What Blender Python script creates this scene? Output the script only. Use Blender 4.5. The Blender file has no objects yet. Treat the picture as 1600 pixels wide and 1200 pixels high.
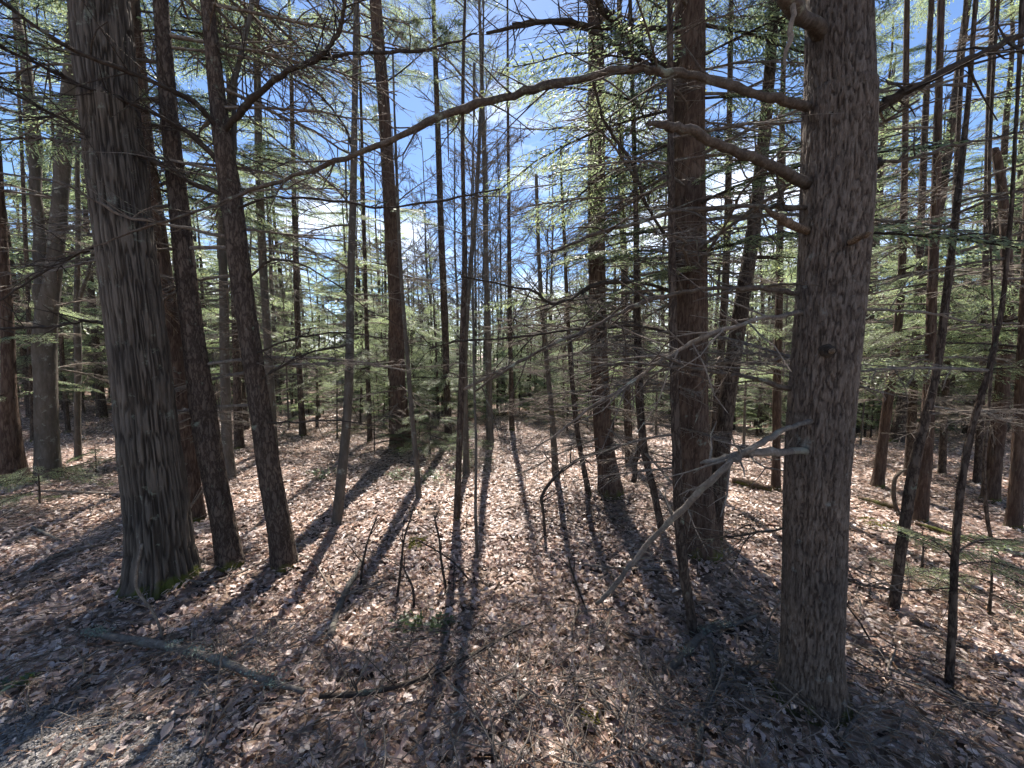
import bpy, math, random
import numpy as np
from mathutils import Vector, Euler

rad = math.radians
SC = bpy.context.scene
COL = SC.collection

# ------------------------------------------------------------------ camera
CAM_Z = 1.95
PITCH = rad(4.6)
FPX = 600.0            # focal length in photo pixels (1600 wide)
cam_d = bpy.data.cameras.new("camera")
cam = bpy.data.objects.new("camera", cam_d)
COL.objects.link(cam)
cam_d.sensor_width = 36.0
cam_d.lens = 36.0 * FPX / 1600.0
cam_d.clip_start = 0.02
cam_d.clip_end = 2000.0
cam.location = (0, 0, CAM_Z)
cam.rotation_euler = (rad(90) - PITCH, 0, 0)
SC.camera = cam

# ------------------------------------------------------------------ light
SUN_EL, SUN_AZ = rad(52), rad(-3.0)       # azimuth from +Y (view direction), + = right
sun_d = bpy.data.lights.new("sun", 'SUN')
sun_d.energy = 5.0
sun_d.angle = rad(0.53)
sun_d.color = (1.0, 0.93, 0.86)
sun = bpy.data.objects.new("sun", sun_d)
COL.objects.link(sun)
sdir = Vector((math.sin(SUN_AZ) * math.cos(SUN_EL), math.cos(SUN_AZ) * math.cos(SUN_EL), math.sin(SUN_EL)))
sun.rotation_euler = sdir.to_track_quat('Z', 'Y').to_euler()
sun.location = sdir * 60

world = bpy.data.worlds.new("World")
SC.world = world
world.use_nodes = True
nt = world.node_tree
nt.nodes.clear()
out = nt.nodes.new("ShaderNodeOutputWorld")
bg = nt.nodes.new("ShaderNodeBackground")
sky = nt.nodes.new("ShaderNodeTexSky")
sky.sky_type = 'NISHITA'
sky.sun_disc = False
sky.sun_elevation = SUN_EL
sky.sun_rotation = SUN_AZ
sky.altitude = 200
sky.air_density = 0.85
sky.dust_density = 0.15
sky.ozone_density = 5.0
bg.inputs[1].default_value = 0.078
tc = nt.nodes.new("ShaderNodeTexCoord")
mp = nt.nodes.new("ShaderNodeMapping")
mp.inputs['Scale'].default_value = (1, 1, 2.2)
mp.inputs['Location'].default_value = (0.35, 0.1, 0.0)
nz = nt.nodes.new("ShaderNodeTexNoise")
nz.inputs['Scale'].default_value = 2.6
nz.inputs['Detail'].default_value = 7
nz.inputs['Roughness'].default_value = 0.58
rp = nt.nodes.new("ShaderNodeValToRGB")
rp.color_ramp.elements[0].position = 0.56
rp.color_ramp.elements[1].position = 0.76
mx = nt.nodes.new("ShaderNodeMix")
mx.data_type = 'RGBA'
mx.inputs['B'].default_value = (9.0, 9.3, 9.9, 1)
L = nt.links.new
L(tc.outputs['Generated'], mp.inputs['Vector'])
L(mp.outputs[0], nz.inputs['Vector'])
# clouds stack up towards the horizon all round
sz_ = nt.nodes.new("ShaderNodeSeparateXYZ")
L(tc.outputs['Generated'], sz_.inputs[0])
el_ = nt.nodes.new("ShaderNodeMapRange")
el_.inputs['From Min'].default_value = 0.05; el_.inputs['From Max'].default_value = 0.55
el_.inputs['To Min'].default_value = 0.17; el_.inputs['To Max'].default_value = -0.03
L(sz_.outputs[2], el_.inputs['Value'])
ad_ = nt.nodes.new("ShaderNodeMath"); ad_.operation = 'ADD'
L(nz.outputs[0], ad_.inputs[0]); L(el_.outputs[0], ad_.inputs[1])
L(ad_.outputs[0], rp.inputs[0])
L(rp.outputs[0], mx.inputs['Factor'])
L(sky.outputs[0], mx.inputs['A'])
L(mx.outputs['Result'], bg.inputs[0])
L(bg.outputs[0], out.inputs[0])

vs = SC.view_settings
vs.view_transform = 'Standard'
vs.look = 'None'
vs.gamma = 1.0
vs.exposure = 1.48
vs.use_curve_mapping = False
SC.render.engine = 'CYCLES'
cy = SC.cycles
cy.max_bounces = 4
cy.diffuse_bounces = 3
cy.use_adaptive_sampling = True
cy.adaptive_threshold = 0.05
cy.use_light_tree = False
cy.glossy_bounces = 2
cy.transmission_bounces = 4
cy.transparent_max_bounces = 4
cy.use_denoising = True
cy.caustics_reflective = False
cy.caustics_refractive = False

# ------------------------------------------------------------------ numeric helpers
def _hash(ix, iy, iz, seed):
    h = (ix * 374761393 + iy * 668265263 + iz * 2147483647 + seed * 974634777) & 0xffffffff
    h = ((h ^ (h >> 13)) * 1274126177) & 0xffffffff
    h = ((h ^ (h >> 16)) * 2246822519) & 0xffffffff
    return ((h ^ (h >> 15)) & 0xffff) / 32767.5 - 1.0

def vnoise(x, y, z=None, seed=0):
    """smooth value noise in [-1,1], vectorised"""
    x = np.asarray(x, float); y = np.asarray(y, float)
    z = np.zeros_like(x) if z is None else np.asarray(z, float)
    fx, fy, fz = np.floor(x), np.floor(y), np.floor(z)
    ix, iy, iz = fx.astype(np.int64), fy.astype(np.int64), fz.astype(np.int64)
    u, v, w = x - fx, y - fy, z - fz
    u, v, w = [t * t * t * (t * (t * 6 - 15) + 10) for t in (u, v, w)]
    r = 0
    for a in (0, 1):
        for b in (0, 1):
            for c in (0, 1):
                r = r + _hash(ix + a, iy + b, iz + c, seed) * (u if a else 1 - u) * (v if b else 1 - v) * (w if c else 1 - w)
    return r

def fbm(x, y, z=None, seed=0, octv=3):
    a, r, k = 1.0, 0, 1.0
    for o in range(octv):
        r = r + a * vnoise(np.asarray(x) * k, np.asarray(y) * k, None if z is None else np.asarray(z) * k, seed + o * 17)
        a *= 0.5; k *= 2.03
    return r

def sstep(a, b, x):
    t = np.clip((np.asarray(x, float) - a) / (b - a), 0, 1)
    return t * t * (3 - 2 * t)

MOUNDS = []
def ground(x, y):
    x = np.asarray(x, float); y = np.asarray(y, float)
    z = 0.30 * (1 - sstep(0.9, 3.0, y))
    z = z - 0.022 * np.maximum(0, y - 9)
    z = z - 0.085 * np.maximum(0, y - 7.5) * sstep(2.0, 7.0, x) * (1 - sstep(20, 40, y) * 0.7)
    z = z + 0.02 * np.maximum(0, y - 5) * sstep(-1.5, -6.0, x) * (1 - sstep(12, 20, y) * 0.6)
    z = z + 0.10 * vnoise(x * 0.22 + 3.1, y * 0.22, seed=5) + 0.045 * vnoise(x * 0.7, y * 0.7 + 7.7, seed=6)
    z = z + 0.018 * vnoise(x * 2.3, y * 2.3, seed=7)
    for (mx_, my_, mr, mh) in MOUNDS:                 # litter banked round the big feet
        z = z + mh * np.exp(-((x - mx_) ** 2 + (y - my_) ** 2) / (mr * mr))
    return z

CP, SP = math.cos(PITCH), math.sin(PITCH)

def ray(px, py):
    a = (px - 800.0) / FPX; b = (600.0 - py) / FPX
    return np.array([a, CP + b * SP, -SP + b * CP])

def at_depth(px, py, Y):
    """point seen at a photo pixel, on the vertical plane Y metres ahead"""
    d = ray(px, py)
    return np.array([0, 0, CAM_Z]) + d * (Y / d[1])

def on_ground(px, py):
    d = ray(px, py); o = np.array([0, 0, CAM_Z]); t = 0.3
    for i in range(4000):
        p = o + d * t
        if p[2] <= ground(p[0], p[1]):
            return p
        t += 0.004 + 0.004 * t
    return o + d * t

def px_radius(px, w, Y):
    th = math.atan((px - 800) / FPX)
    return w / 2.0 / FPX * Y * math.cos(th)

for _px, _py, _r, _h in ((256, 905, .55, .07), (1266, 1092, .34, .06), (1096, 862, .45, .06), (362, 882, .3, .04), (446, 886, .3, .04), (957, 772, .5, .06), (627, 698, .6, .07)):
    _p = on_ground(_px, _py)
    MOUNDS.append((_p[0], _p[1], _r, _h))

# ------------------------------------------------------------------ mesh building
class MB:
    """collects verts, quads, tris and a per-vertex tint"""
    def __init__(s):
        s.v, s.q, s.t, s.c, s.n = [], [], [], [], 0
    def add(s, V, Q=None, T=None, tint=(1, 1, 1)):
        V = np.asarray(V, float).reshape(-1, 3)
        if Q is not None and len(Q): s.q.append(np.asarray(Q, int) + s.n)
        if T is not None and len(T): s.t.append(np.asarray(T, int) + s.n)
        c = np.asarray(tint, float)
        if c.ndim == 1: c = np.tile(c[:3], (len(V), 1))
        s.v.append(V); s.c.append(c); s.n += len(V)
    def arrays(s):
        V = np.concatenate(s.v) if s.v else np.zeros((0, 3))
        Q = np.concatenate(s.q) if s.q else np.zeros((0, 4), int)
        T = np.concatenate(s.t) if s.t else np.zeros((0, 3), int)
        C = np.concatenate(s.c) if s.c else np.zeros((0, 3))
        return V, Q, T, C
    def merge(s, arr, R=None, t=(0, 0, 0), k=1.0, tintmul=None):
        V, Q, T, C = arr
        V = V * k
        if R is not None: V = V @ R.T
        V = V + np.asarray(t)
        if tintmul is not None: C = C * np.asarray(tintmul)
        s.add(V, Q, T, C)
    def mesh(s, name, smooth=True, attr=None):
        V, Q, T, C = s.arrays()
        return make_mesh(name, V, Q, T, C, smooth)

def make_mesh(name, V, Q, T, C=None, smooth=True):
    me = bpy.data.meshes.new(name)
    nq, ntr = len(Q), len(T)
    me.vertices.add(len(V))
    me.vertices.foreach_set("co", np.ascontiguousarray(V, dtype=np.float32).ravel())
    me.loops.add(nq * 4 + ntr * 3)
    li = np.concatenate([np.asarray(Q, np.int32).ravel(), np.asarray(T, np.int32).ravel()]).astype(np.int32)
    me.loops.foreach_set("vertex_index", li)
    me.polygons.add(nq + ntr)
    st = np.concatenate([np.arange(nq) * 4, nq * 4 + np.arange(ntr) * 3]).astype(np.int32)
    me.polygons.foreach_set("loop_start", st)
    me.update(calc_edges=True)
    if C is not None and len(C):
        a = me.attributes.new("tint", 'FLOAT_COLOR', 'POINT')
        C4 = np.ones((len(V), 4), np.float32); C4[:, :3] = C
        a.data.foreach_set("color", C4.ravel())
    me.polygons.foreach_set("use_smooth", np.full(nq + ntr, smooth))
    me.validate(clean_customdata=False)
    return me

def unit(v):
    v = np.asarray(v, float)
    return v / (np.linalg.norm(v, axis=-1, keepdims=True) + 1e-12)

def tube_arrays(P, R, sides=5, cap=True, jitter=0, rng=None):
    P = np.asarray(P, float); n = len(P)
    R = np.asarray(R, float) if np.ndim(R) else np.full(n, R)
    T = np.gradient(P, axis=0); T = unit(T)
    up = np.array([0, 0, 1.0]) if abs(T[0][2]) < 0.9 else np.array([1.0, 0, 0])
    N = np.zeros_like(P); x = up - T[0] * (up @ T[0]); N[0] = x / np.linalg.norm(x)
    for i in range(1, n):
        x = N[i - 1] - T[i] * (N[i - 1] @ T[i]); N[i] = x / (np.linalg.norm(x) + 1e-12)
    B = np.cross(T, N)
    th = np.arange(sides) / sides * 2 * math.pi
    rr = R[:, None] * np.ones(sides)
    if jitter and rng is not None: rr = rr * (1 + jitter * rng.standard_normal((n, sides)))
    V = P[:, None, :] + rr[:, :, None] * (np.cos(th)[None, :, None] * N[:, None, :] + np.sin(th)[None, :, None] * B[:, None, :])
    V = V.reshape(-1, 3)
    i = np.arange(n - 1)[:, None] * sides; j = np.arange(sides)[None, :]; k = (j + 1) % sides
    Q = np.stack([i + j, i + k, i + sides + k, i + sides + j], -1).reshape(-1, 4)
    Tn = []
    if cap:
        V = np.vstack([V, P[0], P[-1]])
        a, b = n * sides, n * sides + 1
        e = (n - 1) * sides
        for s in range(sides):
            Tn.append((a, (s + 1) % sides, s)); Tn.append((b, e + s, e + (s + 1) % sides))
    return V, Q, np.array(Tn, int).reshape(-1, 3)

def smooth_path(P, per=4):
    """Catmull-Rom through control rows (any number of columns)"""
    P = np.asarray(P, float)
    if len(P) < 3: return np.array([P[0] + (P[-1] - P[0]) * t for t in np.linspace(0, 1, per + 1)])
    A = np.vstack([2 * P[0] - P[1], P, 2 * P[-1] - P[-2]])
    o = []
    for i in range(1, len(A) - 2):
        p0, p1, p2, p3 = A[i - 1:i + 3]
        for t in np.linspace(0, 1, per, endpoint=False):
            o.append(0.5 * (2 * p1 + (p2 - p0) * t + (2 * p0 - 5 * p1 + 4 * p2 - p3) * t * t + (3 * p1 - p0 - 3 * p2 + p3) * t ** 3))
    o.append(P[-1])
    return np.array(o)

def cards(mb, P, D, Nn, ln, wd, tint):
    """diamond leaves: base P, direction D, normal Nn"""
    P, D, Nn = map(lambda a: np.asarray(a, float), (P, D, Nn))
    D = unit(D); S = unit(np.cross(Nn, D)); n = len(P)
    ln = np.broadcast_to(ln, (n,))[:, None]; wd = np.broadcast_to(wd, (n,))[:, None]
    V = np.stack([P, P + D * ln * 0.45 + S * wd * 0.5, P + D * ln, P + D * ln * 0.45 - S * wd * 0.5], 1).reshape(-1, 3)
    Q = np.arange(n * 4).reshape(-1, 4)
    mb.add(V, Q, None, np.repeat(np.asarray(tint), 4, 0) if np.ndim(tint) == 2 else tint)

def rot(rx, ry, rz):
    return np.array(Euler((rx, ry, rz)).to_matrix())

# ------------------------------------------------------------------ materials
def new_mat(name):
    m = bpy.data.materials.new(name); m.use_nodes = True
    m.node_tree.nodes.clear()
    return m, m.node_tree.nodes, m.node_tree.links.new

def ramp(N, pts):
    r = N.new("ShaderNodeValToRGB")
    e = r.color_ramp.elements
    while len(e) < len(pts): e.new(0.5)
    for k, (p, c) in enumerate(pts):
        e[k].position = p; e[k].color = (*c, 1)
    return r

def noise(N, Lk, vec, scale, detail=4, rough=0.55):
    n = N.new("ShaderNodeTexNoise")
    n.inputs['Scale'].default_value = scale; n.inputs['Detail'].default_value = detail; n.inputs['Roughness'].default_value = rough
    Lk(vec, n.inputs['Vector']); return n

def bark_mat(name, dark, mid, light, freq=14, stretch=0.16, bump=0.6, lichen=0.0, lich_col=(0.30, 0.34, 0.28), ridge_w=0.0, moss=0.0, cell=1.0, gain=0.78):
    m, N, Lk = new_mat(name)
    o = N.new("ShaderNodeOutputMaterial"); b = N.new("ShaderNodeBsdfPrincipled")
    b.inputs['Roughness'].default_value = 0.9; b.inputs['Specular IOR Level'].default_value = 0.18
    tcn = N.new("ShaderNodeTexCoord"); mpn = N.new("ShaderNodeMapping")
    mpn.inputs['Scale'].default_value = (1, 1, stretch)
    Lk(tcn.outputs['Object'], mpn.inputs['Vector'])
    n1 = noise(N, Lk, mpn.outputs[0], freq, 6, 0.62)
    vo = N.new("ShaderNodeTexVoronoi"); vo.feature = 'DISTANCE_TO_EDGE'; vo.inputs['Scale'].default_value = freq * 1.25
    # wobble the cells so the furrows braid
    wv = N.new("ShaderNodeMix"); wv.data_type = 'RGBA'; wv.inputs['Factor'].default_value = 0.10
    Lk(mpn.outputs[0], wv.inputs['A']); Lk(n1.outputs['Color'], wv.inputs['B'])
    Lk(wv.outputs['Result'], vo.inputs['Vector'])
    ed = N.new("ShaderNodeMapRange"); ed.inputs['From Max'].default_value = 0.22
    Lk(vo.outputs['Distance'], ed.inputs['Value'])
    cmb = N.new("ShaderNodeMath"); cmb.operation = 'MULTIPLY_ADD'; cmb.inputs[1].default_value = 0.55 * (1 - ridge_w) * cell
    Lk(ed.outputs[0], cmb.inputs[0])
    nn = N.new("ShaderNodeMath"); nn.operation = 'MULTIPLY'; nn.inputs[1].default_value = 0.55 + 0.5 * (1 - cell)
    Lk(n1.outputs[0], nn.inputs[0]); Lk(nn.outputs[0], cmb.inputs[2])
    fac = cmb.outputs[0]
    if ridge_w > 0:
        at = N.new("ShaderNodeAttribute"); at.attribute_name = "tint"
        sx = N.new("ShaderNodeSeparateColor"); Lk(at.outputs['Color'], sx.inputs[0])
        ad = N.new("ShaderNodeMath"); ad.operation = 'MULTIPLY_ADD'; ad.inputs[1].default_value = 0.55 * ridge_w
        Lk(sx.outputs[0], ad.inputs[0]); Lk(fac, ad.inputs[2]); fac = ad.outputs[0]
    r = ramp(N, [(0.12, dark), (0.50, mid), (0.92, light)])
    Lk(fac, r.inputs[0]); col = r.outputs[0]
    # broad tone changes up and round the stem
    n2 = noise(N, Lk, tcn.outputs['Object'], 2.2, 3)
    r2 = ramp(N, [(0.3, tuple(c * gain for c in (0.72, 0.74, 0.76))), (0.7, tuple(c * gain for c in (1.2, 1.14, 1.06)))])
    Lk(n2.outputs[0], r2.inputs[0])
    mu = N.new("ShaderNodeMix"); mu.data_type = 'RGBA'; mu.blend_type = 'MULTIPLY'; mu.inputs['Factor'].default_value = 1
    Lk(col, mu.inputs['A']); Lk(r2.outputs[0], mu.inputs['B']); col = mu.outputs['Result']
    if lichen > 0:
        n3 = noise(N, Lk, tcn.outputs['Object'], 9, 8, 0.7)
        r3 = ramp(N, [(0.62 - 0.16 * lichen, (0, 0, 0)), (0.70 - 0.1 * lichen, (1, 1, 1))])
        Lk(n3.outputs[0], r3.inputs[0])
        ml = N.new("ShaderNodeMix"); ml.data_type = 'RGBA'; Lk(r3.outputs[0], ml.inputs['Factor'])
        Lk(col, ml.inputs['A']); ml.inputs['B'].default_value = (*lich_col, 1); col = ml.outputs['Result']
    if moss > 0:
        sz = N.new("ShaderNodeSeparateXYZ"); Lk(tcn.outputs['Object'], sz.inputs[0])
        n4 = noise(N, Lk, tcn.outputs['Object'], 7, 6, 0.65)
        k = N.new("ShaderNodeMath"); k.operation = 'MULTIPLY_ADD'; k.inputs[1].default_value = -2.4; k.inputs[2].default_value = moss
        Lk(sz.outputs[2], k.inputs[0])
        k2 = N.new("ShaderNodeMath"); k2.operation = 'ADD'; Lk(k.outputs[0], k2.inputs[0]); Lk(n4.outputs[0], k2.inputs[1])
        r4 = ramp(N, [(0.72, (0, 0, 0)), (0.88, (1, 1, 1))]); Lk(k2.outputs[0], r4.inputs[0])
        mm = N.new("ShaderNodeMix"); mm.data_type = 'RGBA'; Lk(r4.outputs[0], mm.inputs['Factor'])
        Lk(col, mm.inputs['A']); mm.inputs['B'].default_value = (0.085, 0.095, 0.022, 1); col = mm.outputs['Result']
    Lk(col, b.inputs['Base Color'])
    bp = N.new("ShaderNodeBump"); bp.inputs['Strength'].default_value = bump; bp.inputs['Distance'].default_value = 0.02
    n5 = noise(N, Lk, mpn.outputs[0], freq * 4, 5, 0.7)
    hh = N.new("ShaderNodeMath"); hh.operation = 'MULTIPLY_ADD'; hh.inputs[1].default_value = 0.35
    Lk(n5.outputs[0], hh.inputs[0]); Lk(fac, hh.inputs[2])
    Lk(hh.outputs[0], bp.inputs['Height']); Lk(bp.outputs[0], b.inputs['Normal'])
    Lk(b.outputs[0], o.inputs[0])
    return m

def leaf_mat(name, base, trans, tfac, rough=0.5, spec=0.3, nscale=0):
    """tint attribute times base colour; diffuse plus light passing through the blade"""
    m, N, Lk = new_mat(name)
    o = N.new("ShaderNodeOutputMaterial"); b = N.new("ShaderNodeBsdfPrincipled"); t = N.new("ShaderNodeBsdfTranslucent"); mix = N.new("ShaderNodeMixShader")
    at = N.new("ShaderNodeAttribute"); at.attribute_name = "tint"
    def mul(c):
        x = N.new("ShaderNodeMix"); x.data_type = 'RGBA'; x.blend_type = 'MULTIPLY'; x.inputs['Factor'].default_value = 1
        Lk(at.outputs['Color'], x.inputs['A']); x.inputs['B'].default_value = (*c, 1); return x.outputs['Result']
    c1, c2 = mul(base), mul(trans)
    if nscale:
        g = N.new("ShaderNodeTexCoord"); nn = noise(N, Lk, g.outputs['Object'], nscale, 5, 0.65)
        r = ramp(N, [(0.3, (0.6, 0.58, 0.56)), (0.72, (1.25, 1.2, 1.15))]); Lk(nn.outputs[0], r.inputs[0])
        x = N.new("ShaderNodeMix"); x.data_type = 'RGBA'; x.blend_type = 'MULTIPLY'; x.inputs['Factor'].default_value = 1
        Lk(c1, x.inputs['A']); Lk(r.outputs[0], x.inputs['B']); c1 = x.outputs['Result']
    Lk(c1, b.inputs['Base Color']); Lk(c2, t.inputs['Color'])
    b.inputs['Roughness'].default_value = rough; b.inputs['Specular IOR Level'].default_value = spec
    mix.inputs[0].default_value = tfac
    Lk(b.outputs[0], mix.inputs[1]); Lk(t.outputs[0], mix.inputs[2]); Lk(mix.outputs[0], o.inputs[0])
    return m

M = {}
M['oak'] = bark_mat('oak_bark', (0.016, 0.013, 0.010), (0.080, 0.066, 0.054), (0.205, 0.176, 0.148), 20, 0.12, 0.5, 0.15, (0.18, 0.19, 0.15), ridge_w=0.85, moss=0.40)
M['pine'] = bark_mat('pine_bark', (0.017, 0.012, 0.010), (0.105, 0.081, 0.066), (0.235, 0.195, 0.163), 34, 0.25, 0.7, 0.08, (0.20, 0.21, 0.19), ridge_w=0.6, moss=0.36)
M['redpine'] = bark_mat('reddish_bark', (0.022, 0.014, 0.010), (0.090, 0.058, 0.043), (0.175, 0.128, 0.10), 22, 0.14, 0.7, 0.05, (0.16, 0.17, 0.14), ridge_w=0.4, moss=0.4)
M['hemlock'] = bark_mat('hemlock_bark', (0.024, 0.017, 0.013), (0.088, 0.064, 0.050), (0.165, 0.130, 0.105), 24, 0.3, 0.6, 0.1, (0.18, 0.20, 0.15), moss=0.35)
M['grey'] = bark_mat('smooth_grey_bark', (0.050, 0.043, 0.036), (0.125, 0.108, 0.090), (0.22, 0.20, 0.175), 18, 0.25, 0.4, 0.3, (0.24, 0.25, 0.21), cell=0.2)
M['dead'] = bark_mat('dead_wood', (0.050, 0.041, 0.034), (0.15, 0.125, 0.104), (0.30, 0.265, 0.23), 30, 0.6, 0.4, 0.15, (0.26, 0.29, 0.24), cell=0.3, gain=1.0)
M['limb'] = bark_mat('limb_bark', (0.030, 0.023, 0.018), (0.102, 0.080, 0.063), (0.205, 0.175, 0.148), 30, 0.8, 0.5, 0.35, (0.22, 0.24, 0.18), cell=0.3)
M['darklimb'] = bark_mat('dark_limb_bark', (0.018, 0.013, 0.010), (0.060, 0.047, 0.038), (0.12, 0.10, 0.083), 30, 0.8, 0.5, 0.2, (0.18, 0.19, 0.14), cell=0.3)
M['lichen'] = bark_mat('lichened_wood', (0.045, 0.040, 0.035), (0.13, 0.115, 0.10), (0.24, 0.22, 0.20), 26, 0.8, 0.5, 0.5, (0.21, 0.21, 0.165), cell=0.3, gain=1.0)
M['rawwood'] = bark_mat('broken_wood', (0.07, 0.045, 0.03), (0.16, 0.112, 0.075), (0.26, 0.195, 0.14), 40, 0.4, 0.4)
M['needle'] = leaf_mat('hemlock_needles', (0.088, 0.117, 0.070), (0.37, 0.46, 0.26), 0.5, 0.42, 0.5)
M['pneedle'] = leaf_mat('pine_needles', (0.075, 0.10, 0.055), (0.28, 0.33, 0.17), 0.42, 0.45, 0.5)
M['litter'] = leaf_mat('dead_leaves', (1, 1, 1), (1.0, 0.8, 0.66), 0.28, 0.42, 0.55, nscale=26)
M['green'] = leaf_mat('green_leaves', (0.055, 0.085, 0.032), (0.13, 0.19, 0.055), 0.35, 0.35, 0.5)
M['moss'] = leaf_mat('yellow_moss', (0.15, 0.15, 0.03), (0.22, 0.22, 0.05), 0.3, 0.8, 0.1)
M['lichtuft'] = leaf_mat('grey_green_lichen', (0.26, 0.31, 0.25), (0.2, 0.24, 0.18), 0.2, 0.9, 0.1)
M['strip'] = leaf_mat('needle_litter', (1, 1, 1), (0.6, 0.4, 0.25), 0.15, 0.6, 0.3)

def ground_mat():
    m, N, Lk = new_mat('forest_soil')
    o = N.new("ShaderNodeOutputMaterial"); b = N.new("ShaderNodeBsdfPrincipled")
    b.inputs['Roughness'].default_value = 0.85; b.inputs['Specular IOR Level'].default_value = 0.25
    g = N.new("ShaderNodeTexCoord")
    n0 = noise(N, Lk, g.outputs['Object'], 9, 4)
    wv = N.new("ShaderNodeMix"); wv.data_type = 'RGBA'; wv.inputs['Factor'].default_value = 0.06
    Lk(g.outputs['Object'], wv.inputs['A']); Lk(n0.outputs['Color'], wv.inputs['B'])
    vo = N.new("ShaderNodeTexVoronoi"); vo.inputs['Scale'].default_value = 15; Lk(wv.outputs['Result'], vo.inputs['Vector'])
    sc = N.new("ShaderNodeSeparateColor"); Lk(vo.outputs['Color'], sc.inputs[0])
    r = ramp(N, [(0.0, (0.028, 0.019, 0.014)), (0.3, (0.11, 0.075, 0.056)), (0.65, (0.27, 0.20, 0.155)), (1.0, (0.48, 0.375, 0.31))])
    Lk(sc.outputs[0], r.inputs[0])
    n1 = noise(N, Lk, g.outputs['Object'], 0.9, 4)
    r1 = ramp(N, [(0.3, (0.55, 0.53, 0.5)), (0.7, (1.1, 1.08, 1.05))]); Lk(n1.outputs[0], r1.inputs[0])
    mu = N.new("ShaderNodeMix"); mu.data_type = 'RGBA'; mu.blend_type = 'MULTIPLY'; mu.inputs['Factor'].default_value = 1
    Lk(r.outputs[0], mu.inputs['A']); Lk(r1.outputs[0], mu.inputs['B'])
    Lk(mu.outputs['Result'], b.inputs['Base Color'])
    bp = N.new("ShaderNodeBump"); bp.inputs['Strength'].default_value = 0.9; bp.inputs['Distance'].default_value = 0.04
    Lk(vo.outputs['Color'], bp.inputs['Height']); Lk(bp.outputs[0], b.inputs['Normal'])
    Lk(b.outputs[0], o.inputs[0]); return m

def gravel_mat():
    m, N, Lk = new_mat('gravel')
    o = N.new("ShaderNodeOutputMaterial"); b = N.new("ShaderNodeBsdfPrincipled"); b.inputs['Roughness'].default_value = 0.8
    g = N.new("ShaderNodeTexCoord")
    vo = N.new("ShaderNodeTexVoronoi"); vo.inputs['Scale'].default_value = 95; Lk(g.outputs['Object'], vo.inputs['Vector'])
    sc = N.new("ShaderNodeSeparateColor"); Lk(vo.outputs['Color'], sc.inputs[0])
    r = ramp(N, [(0, (0.045, 0.041, 0.037)), (0.5, (0.125, 0.115, 0.105)), (1, (0.31, 0.29, 0.27))]); Lk(sc.outputs[0], r.inputs[0])
    Lk(r.outputs[0], b.inputs['Base Color'])
    bp = N.new("ShaderNodeBump"); bp.inputs['Strength'].default_value = 0.8; bp.inputs['Distance'].default_value = 0.01; bp.invert = True
    Lk(vo.outputs['Distance'], bp.inputs['Height']); Lk(bp.outputs[0], b.inputs['Normal'])
    Lk(b.outputs[0], o.inputs[0]); return m
M['soil'] = ground_mat(); M['gravel'] = gravel_mat()

# ------------------------------------------------------------------ object helpers
def obj(name, me, mat, parent=None, loc=None, kind=None):
    if mat is not None and not me.materials: me.materials.append(mat)
    o = bpy.data.objects.new(name, me); COL.objects.link(o)
    if parent is not None: o.parent = parent
    if loc is not None: o.location = loc
    if kind: o['kind'] = kind
    return o

def tag(o, label, cat, group=None):
    o['label'] = label; o['category'] = cat
    if group: o['group'] = group
    return o

def thing(name, label, cat, loc, group=None):
    o = bpy.data.objects.new(name, None); COL.objects.link(o)
    o.location = [float(c) for c in loc]; o.empty_display_size = 0.2
    return tag(o, label, cat, group)

def copy_tree(root, loc, rz, sc, tilt=(0, 0)):
    r = root.copy(); COL.objects.link(r)
    r.location = [float(c) for c in loc]; r.rotation_euler = (tilt[0], tilt[1], rz); r.scale = sc
    for ch in root.children:
        c = ch.copy(); COL.objects.link(c); c.parent = r
    return r

# ------------------------------------------------------------------ the ground
def graded(lo, hi, fine0, fine1, step, grow):
    a = list(np.arange(fine0, fine1 + 1e-6, step))
    s = step
    while a[-1] < hi: s *= grow; a.append(a[-1] + s)
    s = step; b = [a[0]]
    while b[-1] > lo: s *= grow; b.append(b[-1] - s)
    return np.array(b[:0:-1] + a)
gx = graded(-420, 420, -6, 6, 0.09, 1.07)
gy = graded(-120, 600, 0.6, 10, 0.09, 1.06)
GX, GY = np.meshgrid(gx, gy)
GZ = ground(GX, GY) + 0.01 * vnoise(GX * 7, GY * 7, seed=9)
GZ = np.where(np.hypot(GX, GY) > 80, GZ * 0 + ground(0 * GX, 80 + 0 * GY) , GZ)
nx, ny = len(gx), len(gy)
i = np.arange(ny - 1)[:, None] * nx; j = np.arange(nx - 1)[None, :]
GQ = np.stack([i + j, i + j + 1, i + nx + j + 1, i + nx + j], -1).reshape(-1, 4)
floor = obj('forest_floor', make_mesh('forest_floor', np.stack([GX, GY, GZ], -1).reshape(-1, 3), GQ, np.zeros((0, 3), int)), M['soil'], kind='structure')

# gravel edge of the track in the near left corner
vx = np.linspace(-4.5, -0.75, 60); vy = np.linspace(0.2, 1.9, 40)
VX, VY = np.meshgrid(vx, vy)
edge = 1.74 - 0.50 * sstep(-1.8, -0.7, VX) + 0.06 * vnoise(VX * 4, VY * 0, seed=3)
VY2 = 0.2 + (VY - 0.2) / 1.7 * (edge - 0.2)
VZ = ground(VX, VY2) + 0.022 - 0.02 * sstep(0.9, 1.0, (VY - 0.2) / 1.7)
i = np.arange(39)[:, None] * 60; j = np.arange(59)[None, :]
VQ = np.stack([i + j, i + j + 1, i + 60 + j + 1, i + 60 + j], -1).reshape(-1, 4)
verge = obj('gravel_verge', make_mesh('gravel_verge', np.stack([VX, VY2, VZ], -1).reshape(-1, 3), VQ, np.zeros((0, 3), int)), M['gravel'], kind='structure')
rng = np.random.default_rng(31)
mb = MB()
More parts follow.
